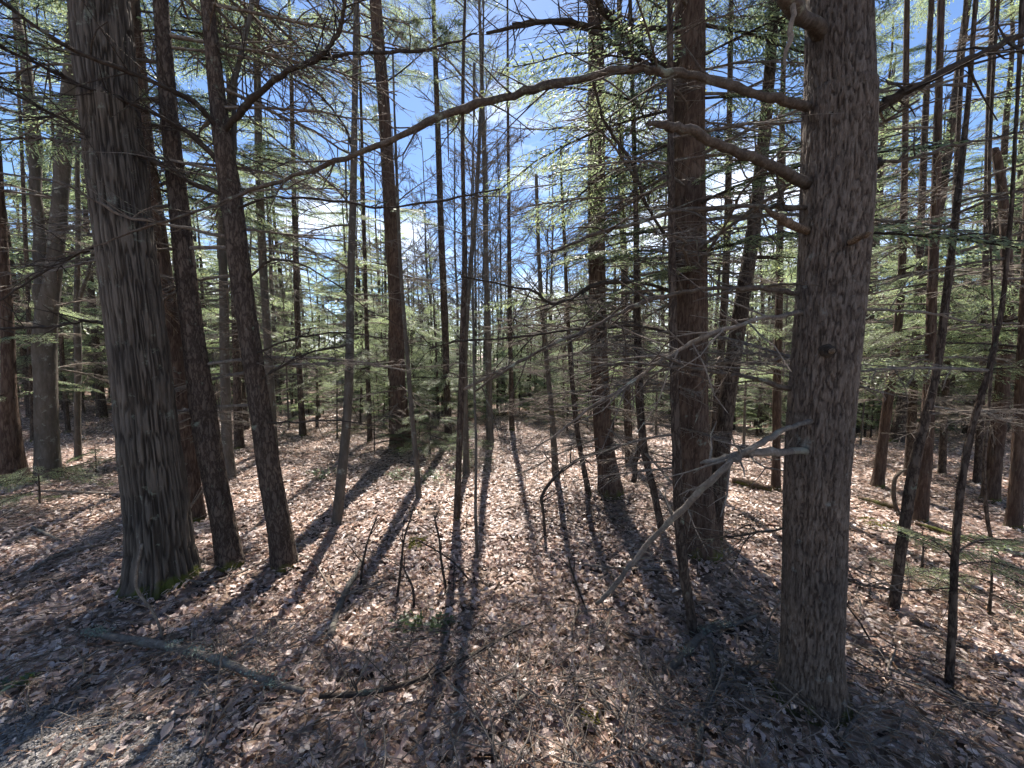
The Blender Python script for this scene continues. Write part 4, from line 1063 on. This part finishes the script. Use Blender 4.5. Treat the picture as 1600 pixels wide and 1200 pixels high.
# ------------------------------------------------------------------ leaf litter
OAK = np.array([(0, 0), (.10, .05), (.22, .16), (.30, .07), (.42, .25), (.52, .10), (.66, .27), (.74, .12), (.88, .14), (1, 0)])
BEECH = np.array([(0, 0), (.12, .10), (.3, .22), (.5, .27), (.7, .21), (.88, .09), (1, 0)])
MAPLE = np.array([(0, 0), (.05, .16), (.18, .34), (.30, .20), (.52, .46), (.60, .20), (.82, .16), (1, 0)])
def leaf_shape(outline, r):
    """blade folded along the midrib, curled, with its outline's lobes"""
    n = len(outline); x = outline[:, 0]; w = outline[:, 1]
    w1 = w * r.uniform(.75, 1.15, n); w2 = w * r.uniform(.75, 1.15, n)
    fold = r.uniform(-.1, .75); curl = r.uniform(-1.3, 1.3); tw = r.uniform(-.8, .8)
    def bend(X, Yv):
        Z = np.abs(Yv) * fold + curl * .5 * (X - .5) ** 2 + tw * (X - .5) * Yv + r.normal(0, .018, len(X))
        return np.stack([X - .5, Yv * math.sqrt(max(.3, 1 - fold * fold * .5)), Z], -1)
    mid = bend(x, 0 * x); A = bend(x, w1); B = bend(x, -w2)
    V = np.vstack([mid, A[1:-1], B[1:-1]])
    T = []
    a0, b0 = n, n + (n - 2)
    T.append((0, 1, a0)); T.append((0, b0, 1)); Q = []
    for k in range(1, n - 2):
        Q.append((k, k + 1, a0 + k, a0 + k - 1)); Q.append((k + 1, k, b0 + k - 1, b0 + k))
    T.append((n - 2, n - 1, a0 + n - 3)); T.append((n - 1, n - 2, b0 + n - 3))
    return V, np.array(Q), np.array(T)
rl = np.random.default_rng(5)
SHAPES = [leaf_shape((OAK, BEECH, OAK, MAPLE, BEECH)[k % 5], rl) for k in range(30)]
PAL = (lambda c: c * .78 + c.mean(1, keepdims=True) * .22 * np.array([1.06, .98, .97]))(np.array([(.64, .50, .43), (.57, .43, .355), (.69, .58, .52), (.44, .32, .255), (.72, .64, .585), (.29, .20, .155), (.47, .30, .215), (.58, .495, .455), (.22, .165, .14), (.62, .475, .385)]))
# 300 nearest leaves are pieces of the floor one can pick apart
LM = []
for k, (V, Q, T) in enumerate(SHAPES[:20]):
    c = PAL[k % len(PAL)]
    me = make_mesh('leaf', V, Q, T, np.tile(c, (len(V), 1)), False); me.materials.append(M['litter']); LM.append(me)
k = 0
while k < 300:
    x = rl.uniform(-2.0, 2.2); y = rl.uniform(1.25, 2.9)
    if abs(x) > 1.4 * y: continue
    if np.hypot(x - pine.b[0], y - pine.b[1]) < .24: continue
    o = obj('leaf', LM[rl.integers(20)], None, floor)
    s = rl.uniform(.045, .082)
    o.location = (x, y, float(ground(x, y)) + rl.uniform(.022, .05)); o.scale = (s, s, s)
    o.rotation_euler = (rl.normal(0, .35), rl.normal(0, .35), rl.uniform(0, 6.28)); k += 1
def rots(n, tilt):
    a, b, c = rl.normal(0, tilt, n), rl.normal(0, tilt, n), rl.uniform(0, 6.28, n)
    ca, sa, cb, sb, cc, sc_ = np.cos(a), np.sin(a), np.cos(b), np.sin(b), np.cos(c), np.sin(c)
    return np.stack([np.stack([cb * cc, sa * sb * cc - ca * sc_, ca * sb * cc + sa * sc_], -1),
                     np.stack([cb * sc_, sa * sb * sc_ + ca * cc, ca * sb * sc_ - sa * cc], -1),
                     np.stack([-sb, sa * cb, ca * cb], -1)], 1)
def leaf_field(n, y0, y1, power, smin, smax, lift, simple=False, tilt=.32):
    mb = MB()
    Y_ = (y0 ** power + rl.random(n) * (y1 ** power - y0 ** power)) ** (1 / power); X_ = rl.uniform(-1.45, 1.45, n) * Y_
    ok = ~((X_ < -.72) & (Y_ < 1.68 - .50 * sstep(-1.8, -.7, X_)) & (rl.random(n) < .88))
    ok &= (fbm(X_ * 1.1, Y_ * 1.1, seed=61) > -.75) | (rl.random(n) < .35)
    X_, Y_ = X_[ok], Y_[ok]; n = len(X_)
    O = np.stack([X_, Y_, ground(X_, Y_) + rl.uniform(.0, lift, n)], -1)
    S = rl.uniform(smin, smax, n); Rm = rots(n, tilt)
    Cc = PAL[rl.integers(len(PAL), size=n)] * (rl.uniform(.75, 1.12, n) * (1 + .14 * fbm(X_ * .9, Y_ * .9, seed=62)))[:, None]
    pick = rl.integers(len(SHAPES), size=n)
    sets = [(SIMPLE * (1, w, z), np.zeros((0, 4), int), SIMT) for w, z in ((.8, .4), (1, .8), (1.2, -.6), (.7, 1.0), (1, -.3))] if simple else SHAPES
    pick = pick % len(sets)
    for si, (V, Q, T) in enumerate(sets):
        w = np.nonzero(pick == si)[0]; m = len(w)
        if not m: continue
        VV = np.einsum('nij,kj->nki', Rm[w], V) * S[w][:, None, None] + O[w][:, None, :]
        off = (np.arange(m) * len(V))[:, None, None]
        mb.add(VV.reshape(-1, 3), (Q[None] + off).reshape(-1, 4) if len(Q) else None, (T[None] + off).reshape(-1, 3), np.repeat(Cc[w], len(V), 0))
    return mb
SIMPLE = np.array([(-.5, 0, 0), (.06, .28, .14), (.5, 0, .02), (-.06, -.28, .14)])
SIMT = np.array([(0, 2, 1), (0, 3, 2)])
obj('leaf_litter', leaf_field(20500, 1.0, 3.7, 1.7, .030, .070, .045).mesh('leaf_litter', False), M['litter'], floor, kind='stuff')
obj('leaf_litter', leaf_field(180000, 3.3, 13, 1.15, .038, .076, .035, True, .24).mesh('leaf_litter', False), M['litter'], floor, kind='stuff')
obj('leaf_litter', leaf_field(26000, 12.5, 28, 1.4, .08, .16, .06, True, .4).mesh('leaf_litter', False), M['litter'], floor, kind='stuff')
# needle and twig litter
mb = MB(); n = 9000
Y_ = 1.1 + 5.5 * rl.random(n) ** 1.2; X_ = rl.uniform(-1.4, 1.4, n) * Y_; a = rl.uniform(0, 6.28, n)
P_ = np.stack([X_, Y_, ground(X_, Y_) + rl.uniform(.025, .065, n)], -1)
cards(mb, P_, np.stack([np.cos(a), np.sin(a), rl.normal(0, .15, n)], -1), np.array([0, 0, 1]) + rl.normal(0, .3, (n, 3)), rl.uniform(.06, .13, n), .0026, np.array([.26, .145, .075]) * rl.uniform(.6, 1.3, n)[:, None])
obj('needle_litter', mb.mesh('needle_litter', False), M['strip'], floor, kind='stuff')
mb = MB()
for k in range(2500):
    y = 1.15 + 9 * rl.random() ** 1.8; x = rl.uniform(-1.4, 1.4) * y; a = rl.uniform(0, 6.28); ln = rl.uniform(.08, .5) * (1 + .06 * y)
    if x < -1 and y < 1.6: continue
    p = []
    for s in np.linspace(-.5, .5, 4):
        xx = x + math.cos(a) * ln * s + rl.normal(0, .012); yy = y + math.sin(a) * ln * s + rl.normal(0, .012)
        p.append((xx, yy, float(ground(xx, yy)) + rl.uniform(.04, .10)))
    r0 = rl.uniform(.0014, .0042) * (1.7 if rl.random() < .12 else 1)
    mb.add(*tube_arrays(p, [r0, r0 * .9, r0 * .75, r0 * .4], 4, False))
obj('twig_litter', mb.mesh('twig_litter'), M['dead'], floor, kind='stuff')

# ------------------------------------------------------------------ fallen branches, seedlings, green plants
def ground_branch(name, label, cat, pts, mat, twigs=4, seed=0, tw=.25, sides=9, lift=.04, tufts=0, group=None):
    """pts: (px, py, width px, height above the ground in m)"""
    r = np.random.default_rng(seed + 4000); C = []
    for (px, py, w, h) in pts:
        p = on_ground(px, py + 0)
        q = p.copy()
        if h > 0.02:                      # a raised point: same foot, seen higher up
            q = at_depth(px, py, h) if h > 1.0 else p
        rr = px_radius(px, w, q[1]); C.append([q[0], q[1], q[2] + (rr * .6 + lift if h < 1 else 0), rr])
    C = np.array(C); b = C[0, :3].copy(); b[2] = float(ground(b[0], b[1])); C[:, :3] -= b
    S = smooth_path(C, 5); mb = MB()
    mb.add(*tube_arrays(S[:, :3], S[:, 3] * (1 + .08 * r.normal(0, 1, len(S))), sides, True, .05, r))
    for k in range(twigs):
        i = r.integers(1, len(S) - 1); d = unit(S[i + 1, :3] - S[i - 1, :3])
        v = unit(d * r.uniform(.2, .8) + r.normal(0, .5, 3) + np.array([0, 0, .25])); ll = tw * r.uniform(.3, 1)
        u = np.linspace(0, 1, 4)[:, None]; rr = min(S[i, 3] * .4, .004)
        mb.add(*tube_arrays(S[i, :3] + u * v * ll + np.cumsum(r.normal(0, .03 * ll, (4, 3)), 0) * u, rr * (1 - .7 * u[:, 0]) + .0006, 4, False))
    if tufts:
        e = thing(name, label, cat, b, group); obj('stick', mb.mesh(name), M[mat], e)
        lf = MB()
        for z in range(tufts):
            i = r.integers(1, len(S) - 1); n = 70
            P_ = S[i, :3] + r.normal(0, 1, (n, 3)) * (.03, .02, .006) + (0, 0, S[i, 3] * .8)
            cards(lf, P_, r.normal(0, 1, (n, 3)) + (0, 0, .5), r.normal(0, 1, (n, 3)), r.uniform(.008, .02, n), r.uniform(.006, .012, n), r.uniform(.7, 1.3, n)[:, None] * np.ones(3))
        obj('lichen', lf.mesh('lichen', False), M['lichtuft'], e, kind='stuff'); return e
    o = obj(name, mb.mesh(name), M[mat], None, b); return tag(o, label, cat, group)

G = ground_branch
G('fallen_branch', 'stout fallen branch with pale lichen tufts lying in the left foreground', 'branch', [(132, 1004, 14, 0), (200, 1018, 17, 0), (270, 1031, 16, 0), (345, 1053, 15, 0), (400, 1078, 13, 0), (475, 1102, 9, 0)], 'lichen', 7, 1, tufts=9, lift=.065)
G('fallen_branch', 'long thin curved fallen branch lying across the middle foreground', 'branch', [(500, 1108, 9, 0), (560, 1104, 10, 0), (620, 1092, 9, 0), (690, 1066, 8, 0), (755, 1030, 6, 0), (800, 1003, 5, 0), (832, 988, 3, 0)], 'darklimb', 12, 2, lift=.06)
G('fallen_branch', 'grey lichened stick pointing away, left of the green leafy plant', 'branch', [(516, 1008, 13, 0), (528, 965, 12, 0), (542, 930, 10, 0), (556, 905, 8, 0), (566, 880, 5, 0)], 'lichen', 3, 3)
G('fallen_branch', 'pale lichened branch lying left of the foot of the big grey pine', 'branch', [(1040, 1064, 13, 0), (1075, 1028, 13, 0), (1105, 995, 12, 0), (1150, 985, 9, 0), (1185, 970, 7, 0)], 'lichen', 6, 4, tufts=4)
G('fallen_branch', 'crooked dead branch running to the lower edge left of the big grey pine', 'branch', [(1108, 1010, 9, 0), (1114, 1060, 10, 0), (1108, 1110, 11, 0), (1096, 1150, 10, 0), (1088, 1195, 9, 0)], 'lichen', 8, 5)
G('fallen_branch', 'forked dead stick reaching from the crooked branch up toward the pine', 'branch', [(1108, 1105, 7, 0), (1140, 1080, 7, 0), (1175, 1050, 6, 0), (1200, 1015, 5, 0)], 'dead', 5, 6)
G('fallen_branch', 'short pale twig in the dark shade at the foot of the big grey pine', 'branch', [(1312, 1180, 5, 0), (1325, 1152, 6, 0), (1340, 1130, 6, 0), (1352, 1112, 4, 0)], 'lichen', 3, 7)
G('fallen_branch', 'rotting stick in the dark shade right of the big grey pine', 'branch', [(1345, 1185, 9, 0), (1375, 1172, 10, 0), (1408, 1160, 9, 0)], 'dead', 3, 8)
G('fallen_branch', 'short broken stick pointing at the lower edge, right of the long curved branch', 'branch', [(925, 1094, 8, 0), (945, 1112, 8, 0), (966, 1136, 7, 0)], 'dead', 2, 9)
G('fallen_branch', 'pale barkless stick among orange leaves in the middle foreground', 'branch', [(796, 1130, 7, 0), (812, 1108, 7, 0), (830, 1092, 6, 0)], 'dead', 1, 10)
G('fallen_branch', 'thin pale upright-leaning stick at the end of the long curved branch', 'branch', [(803, 1070, 5, 0), (808, 1040, 5, 0), (816, 1015, 4, 0)], 'dead', 2, 11)
G('fallen_branch', 'thin brown stick lying across the sunlit leaves left of the curved-foot tree', 'branch', [(912, 890, 4, 0), (960, 895, 4, 0), (1010, 897, 4, 0), (1062, 899, 3, 0)], 'dead', 3, 12)
G('fallen_branch', 'bundle-like dead branch lying in the shade left of the oak', 'branch', [(40, 905, 7, 0), (80, 880, 8, 0), (120, 868, 7, 0), (190, 850, 5, 0)], 'dead', 8, 13)
G('fallen_branch', 'grey stick lying in leaves at the far left below the oak', 'branch', [(50, 830, 6, 0), (75, 842, 7, 0), (95, 852, 6, 0)], 'lichen', 2, 14)
G('fallen_branch', 'thin stick at the mossy foot of the oak', 'branch', [(255, 905, 4, 0), (290, 914, 5, 0), (325, 917, 5, 0), (370, 905, 4, 0), (420, 880, 3, 0)], 'dead', 6, 15)
G('fallen_branch', 'long thin twig lying right of the second dark conifer', 'branch', [(460, 870, 3, 0), (490, 885, 3, 0), (530, 935, 4, 0), (600, 915, 3, 0)], 'dead', 6, 16)
G('fallen_log', 'dark rotting log on the ground behind the leaning trunk', 'log', [(1145, 757, 12, 0), (1170, 763, 14, 0), (1205, 771, 12, 0)], 'redpine', 2, 17)
G('fallen_log', 'dark mossy log lying right of the big grey pine', 'log', [(1342, 784, 9, 0), (1372, 793, 11, 0), (1400, 800, 10, 0)], 'redpine', 4, 18)
G('fallen_log', 'long thin dark log beside the dark trunk behind the leaning young tree', 'log', [(1430, 824, 8, 0), (1470, 836, 8, 0), (1510, 850, 7, 0), (1545, 862, 5, 0)], 'redpine', 4, 19)
G('fallen_branch', 'dead pole lying on the ground left of the oak', 'branch', [(60, 772, 5, 0), (110, 774, 6, 0), (190, 778, 5, 0)], 'dead', 6, 20)
G('fallen_branch', 'bleached thin stick at the back left of the leaning slim tree', 'branch', [(436, 690, 4, 0), (450, 668, 4, 0), (458, 648, 4, 0)], 'dead', 4, 21)
# brush heap left of the pine foot
rq = np.random.default_rng(88)
for (bpx, bpy_, cnt, sx_, sy_, lab) in ((1000, 1120, 110, .42, .16, 'tangle of dead twigs on the ground left of the big grey pine'),
                                        (760, 1060, 70, .38, .12, 'loose dead twigs around the long curved branch in the middle foreground'),
                                        (420, 1030, 60, .35, .14, 'scattered dead twigs right of the lichened branch in the left foreground'),
                                        (100, 860, 80, .6, .35, 'dead brush lying left of the big furrowed oak'),
                                        (1010, 800, 90, .5, .3, 'dead brush between the two reddish pines'),
                                        (1290, 1150, 22, .3, .08, 'dead twigs in the shade at the foot of the big grey pine')):
    mb = MB(); bc = on_ground(bpx, bpy_)
    for k in range(cnt):
        x = bc[0] + rq.normal(0, sx_); y = bc[1] + rq.normal(0, sy_); a = rq.uniform(0, 6.28); ln = rq.uniform(.12, .6); z = float(ground(x, y)) + rq.uniform(.03, .12)
        if y < 1.0: continue
        e = rq.normal(.1, .3); d = np.array([math.cos(a), math.sin(a), e]) * ln
        p = np.array([x, y, z]) + np.linspace(-.5, .5, 5)[:, None] * d + np.cumsum(rq.normal(0, .012, (5, 3)), 0)
        p[:, 2] = np.maximum(p[:, 2], ground(p[:, 0], p[:, 1]) + .025)
        r0 = rq.uniform(.0012, .0042); mb.add(*tube_arrays(p, r0 * np.linspace(1, .45, 5), 5, False))
    o = obj('brush_heap', mb.mesh('brush_heap'), M['dead'], kind='stuff'); o['label'] = lab; o['category'] = 'brush'

def sapling(label, pts, Yoff=0.0, mat='darklimb', seed=0, twigs=5, tw=.3):
    """thin leafless seedling: pixel path from its foot upwards, all near one depth"""
    r = np.random.default_rng(seed + 6000); b = on_ground(pts[0][0], pts[0][1]); C = []
    for k, (px, py, w) in enumerate(pts):
        Y = b[1] + Yoff * k / (len(pts) - 1); p = at_depth(px, py, Y); C.append([*(p - b), px_radius(px, w, Y) * 1.08])
    S = smooth_path(C, 5); mb = MB(); mb.add(*tube_arrays(S[:, :3], S[:, 3], 6, True))
    for k in range(twigs):
        i = r.integers(len(S) // 3, len(S) - 1); d = unit(S[i + 1, :3] - S[i, :3]); v = unit(d + r.normal(0, .6, 3)); ll = tw * r.uniform(.3, 1)
        u = np.linspace(0, 1, 4)[:, None]; rr = S[i, 3] * .5
        mb.add(*tube_arrays(S[i, :3] + u * v * ll + np.cumsum(r.normal(0, .03 * ll, (4, 3)), 0) * u, rr * (1 - .6 * u[:, 0]) + .0005, 4, False))
    return tag(obj('bare_seedling', mb.mesh('bare_seedling'), M[mat], None, b), label, 'seedling')
sapling('thin dark seedling stem rising right of the grey lichened stick', [(563, 915, 4), (567, 880, 4), (575, 845, 3), (590, 805, 2)], seed=1)
sapling('upright dark seedling in the middle of the clearing, left of the yellow moss', [(620, 940, 4), (626, 890, 4), (632, 840, 3), (645, 800, 2)], seed=2)
sapling('bent dark seedling arching down beside the green leafy plant', [(647, 957, 4), (645, 920, 4), (634, 895, 3), (628, 880, 2)], seed=3)
sapling('seedling with a long thin stem below the slender tree in the clearing', [(698, 925, 4), (690, 880, 4), (686, 840, 3), (678, 805, 2)], seed=4)
sapling('long thin twig arching right across the sunlit leaves', [(740, 915, 3), (715, 885, 3), (690, 865, 3), (655, 845, 2)], seed=5, twigs=2)
sapling('pale thin seedling stem leaning right in the left foreground', [(312, 1190, 4), (330, 1130, 4), (338, 1080, 3), (350, 1010, 2), (358, 985, 2)], seed=6, mat='dead', twigs=4, tw=.2)
sapling('pale twig crossing the leaning seedling in the left foreground', [(330, 1145, 3), (350, 1110, 3), (372, 1085, 2), (392, 1062, 2)], seed=7, mat='dead', twigs=1)
sapling('bleached crooked stem standing in front of the oak', [(255, 1018, 4), (251, 985, 5), (238, 955, 5), (214, 920, 6), (214, 890, 6), (222, 850, 5)], seed=8, mat='dead', twigs=3)
sapling('bare stick leaning against the right side of the oak', [(258, 858, 5), (275, 825, 5), (300, 790, 4), (322, 758, 4)], seed=9, mat='dead', twigs=2)
sapling('drooping dark dead twig at the right edge of the clearing', [(852, 842, 5), (849, 800, 4), (847, 775, 5), (868, 745, 5), (910, 715, 5), (965, 700, 4)], seed=10, mat='darklimb', twigs=8)
sapling('thin dark seedling leaning left of the lichened limb that hangs to the ground', [(918, 955, 3), (905, 925, 3), (893, 890, 3), (888, 870, 2)], seed=11, twigs=3)
sapling('thin seedling with pale twigs in the shade of the middle foreground', [(545, 1085, 4), (562, 1060, 4), (577, 1030, 4), (582, 1015, 3)], seed=12, mat='dead', twigs=4, tw=.2)
sapling('spindly bare seedling among the dead twigs in the lower middle', [(965, 1195, 3), (975, 1140, 3), (985, 1095, 3), (1000, 1060, 2)], seed=13, mat='dead', twigs=5, tw=.2)
sapling('thin arching stem at the foot of the big grey pine, right side', [(1365, 1010, 4), (1345, 975, 4), (1330, 955, 3), (1322, 945, 2)], seed=14, twigs=2)
sapling('thin bare twig leaning against the big grey pine', [(1300, 1140, 3), (1260, 1095, 3), (1230, 1070, 3), (1200, 1060, 2)], -.1, seed=15, twigs=1)
sapling('pale dead twigged stem left of the big grey pine foot', [(1195, 1000, 3), (1205, 960, 3), (1225, 935, 3), (1245, 912, 2)], -.05, seed=16, mat='dead', twigs=4, tw=.15)

def leafy_plant(name, label, cat, px, py, spread, n, h, seed, mat='green', llen=.05, wide=.55):
    r = np.random.default_rng(seed); b = on_ground(px, py); e = thing(name, label, cat, b)
    st, lf = MB(), MB(); P, D, N_, LN = [], [], [], []
    for k in range(n):
        a = r.uniform(0, 6.28); q = spread * r.random() ** .6; o = np.array([q * math.cos(a), q * math.sin(a), 0])
        o[2] = float(ground(b[0] + o[0], b[1] + o[1])) - b[2]
        hh = h * r.uniform(.5, 1.1); top = o + np.array([r.normal(0, .25) * hh, r.normal(0, .25) * hh, hh])
        st.add(*tube_arrays([o, (o + top) / 2 + r.normal(0, .005, 3), top], [.0022, .0018, .001], 4, False))
        for z in range(6):
            c = o + (top - o) * r.uniform(.35, 1); v = np.array([*r.normal(0, 1, 2), r.uniform(-.1, .5)])
            P.append(c); D.append(v); N_.append(np.array([0, 0, 1]) + r.normal(0, .35, 3)); LN.append(llen * r.uniform(.6, 1.2))
    LN = np.array(LN); cards(lf, P, D, N_, LN, LN * wide, r.uniform(.6, 1.4, len(P))[:, None] * np.ones(3))
    obj('stem', st.mesh('stem'), M['darklimb'], e, kind='stuff'); obj('foliage', lf.mesh('foliage', False), M[mat], e, kind='stuff'); return e
leafy_plant('leafy_plant', 'small glossy green leafy plant in the middle foreground, left of its twin', 'plant', 640, 985, .09, 20, .09, 1)
leafy_plant('leafy_plant', 'small green leafy plant with upright leaves, right one of the pair in the foreground', 'plant', 690, 985, .07, 14, .10, 2)
leafy_plant('moss_tuft', 'yellow tuft of moss on the sunlit leaves in the clearing', 'moss', 652, 852, .11, 60, .035, 3, 'moss', .035, .3)
leafy_plant('low_shrub', 'low pale green ground plant left of the slender tree at the back of the clearing', 'plant', 680, 752, .42, 60, .14, 4, 'needle', .05, .4)
leafy_plant('low_shrub', 'low pale green ground plant beside the leaning thin sapling in the clearing', 'plant', 632, 748, .30, 46, .12, 5, 'needle', .05, .4)
leafy_plant('low_shrub', 'small green ground plant left of the leaning slim tree', 'plant', 506, 745, .22, 26, .13, 6, 'needle', .05, .4)
leafy_plant('leafy_plant', 'sparse green sprout at the left edge above the gravel', 'plant', 12, 1085, .10, 12, .08, 7)
leafy_plant('moss_tuft', 'patch of yellow green moss on the ground right of the big grey pine', 'moss', 1376, 822, .2, 60, .03, 8, 'moss', .04, .4)
leafy_plant('moss_tuft', 'small moss tuft in the shade beside the short broken stick', 'moss', 922, 1128, .05, 26, .025, 9, 'moss', .025, .4)
# young hemlocks whose sprays reach into the picture low down
def small_hemlock(label, px, py, n, l0, l1, h, seed, az=None):
    r = np.random.default_rng(seed); b = on_ground(px, py); e = thing('young_hemlock', label, 'tree', b)
    P = np.array([(0, 0, -.03), (.01, .01, h * .5), (0, .02, h)]); st = MB(); st.add(*tube_arrays(smooth_path(P, 4), np.linspace(.012, .003, 9), 6, False)); obj('trunk', st.mesh('trunk'), M['hemlock'], e)
    for k in range(n):
        m1, m2 = HB_ME[r.integers(len(HB_ME))]; hh = h * (.15 + .8 * k / n); o = obj('bough', m1, None, e); obj('foliage', m2, None, o, kind='stuff')
        s = r.uniform(l0, l1) / 1.7; o.location = (0, 0, hh); o.scale = (s, s, s); o.rotation_euler = (r.normal(0, .15), rad(r.uniform(-12, 12)), r.uniform(0, 6.28) if az is None else rad(r.uniform(*az)))
    return e
small_hemlock('small bright green hemlock with flat sprays left of the oak', 62, 790, 9, .45, .85, .6, 1)
small_hemlock('little hemlock sprig between the oak and the left edge, further back', 150, 742, 7, .4, .7, .5, 2)
small_hemlock('small hemlock with pale flat sprays at the far end of the clearing', 742, 728, 14, .35, .7, .75, 3)
small_hemlock('small low hemlock behind the thin leaning sapling in the clearing', 672, 712, 10, .5, .95, 1.0, 4)
small_hemlock('small layered hemlock left of the tall thick dark pine', 585, 706, 10, .5, 1.0, 1.1, 5)
small_hemlock('small layered hemlock right of the tall thick dark pine', 655, 690, 11, .5, 1.0, 1.5, 6)
small_hemlock('shaded hemlock sprig right of the thin bending stem', 1545, 960, 4, .45, .75, .45, 7)
small_hemlock('shaded low hemlock sprig behind the leaning young tree', 1440, 890, 3, .4, .7, .35, 8)
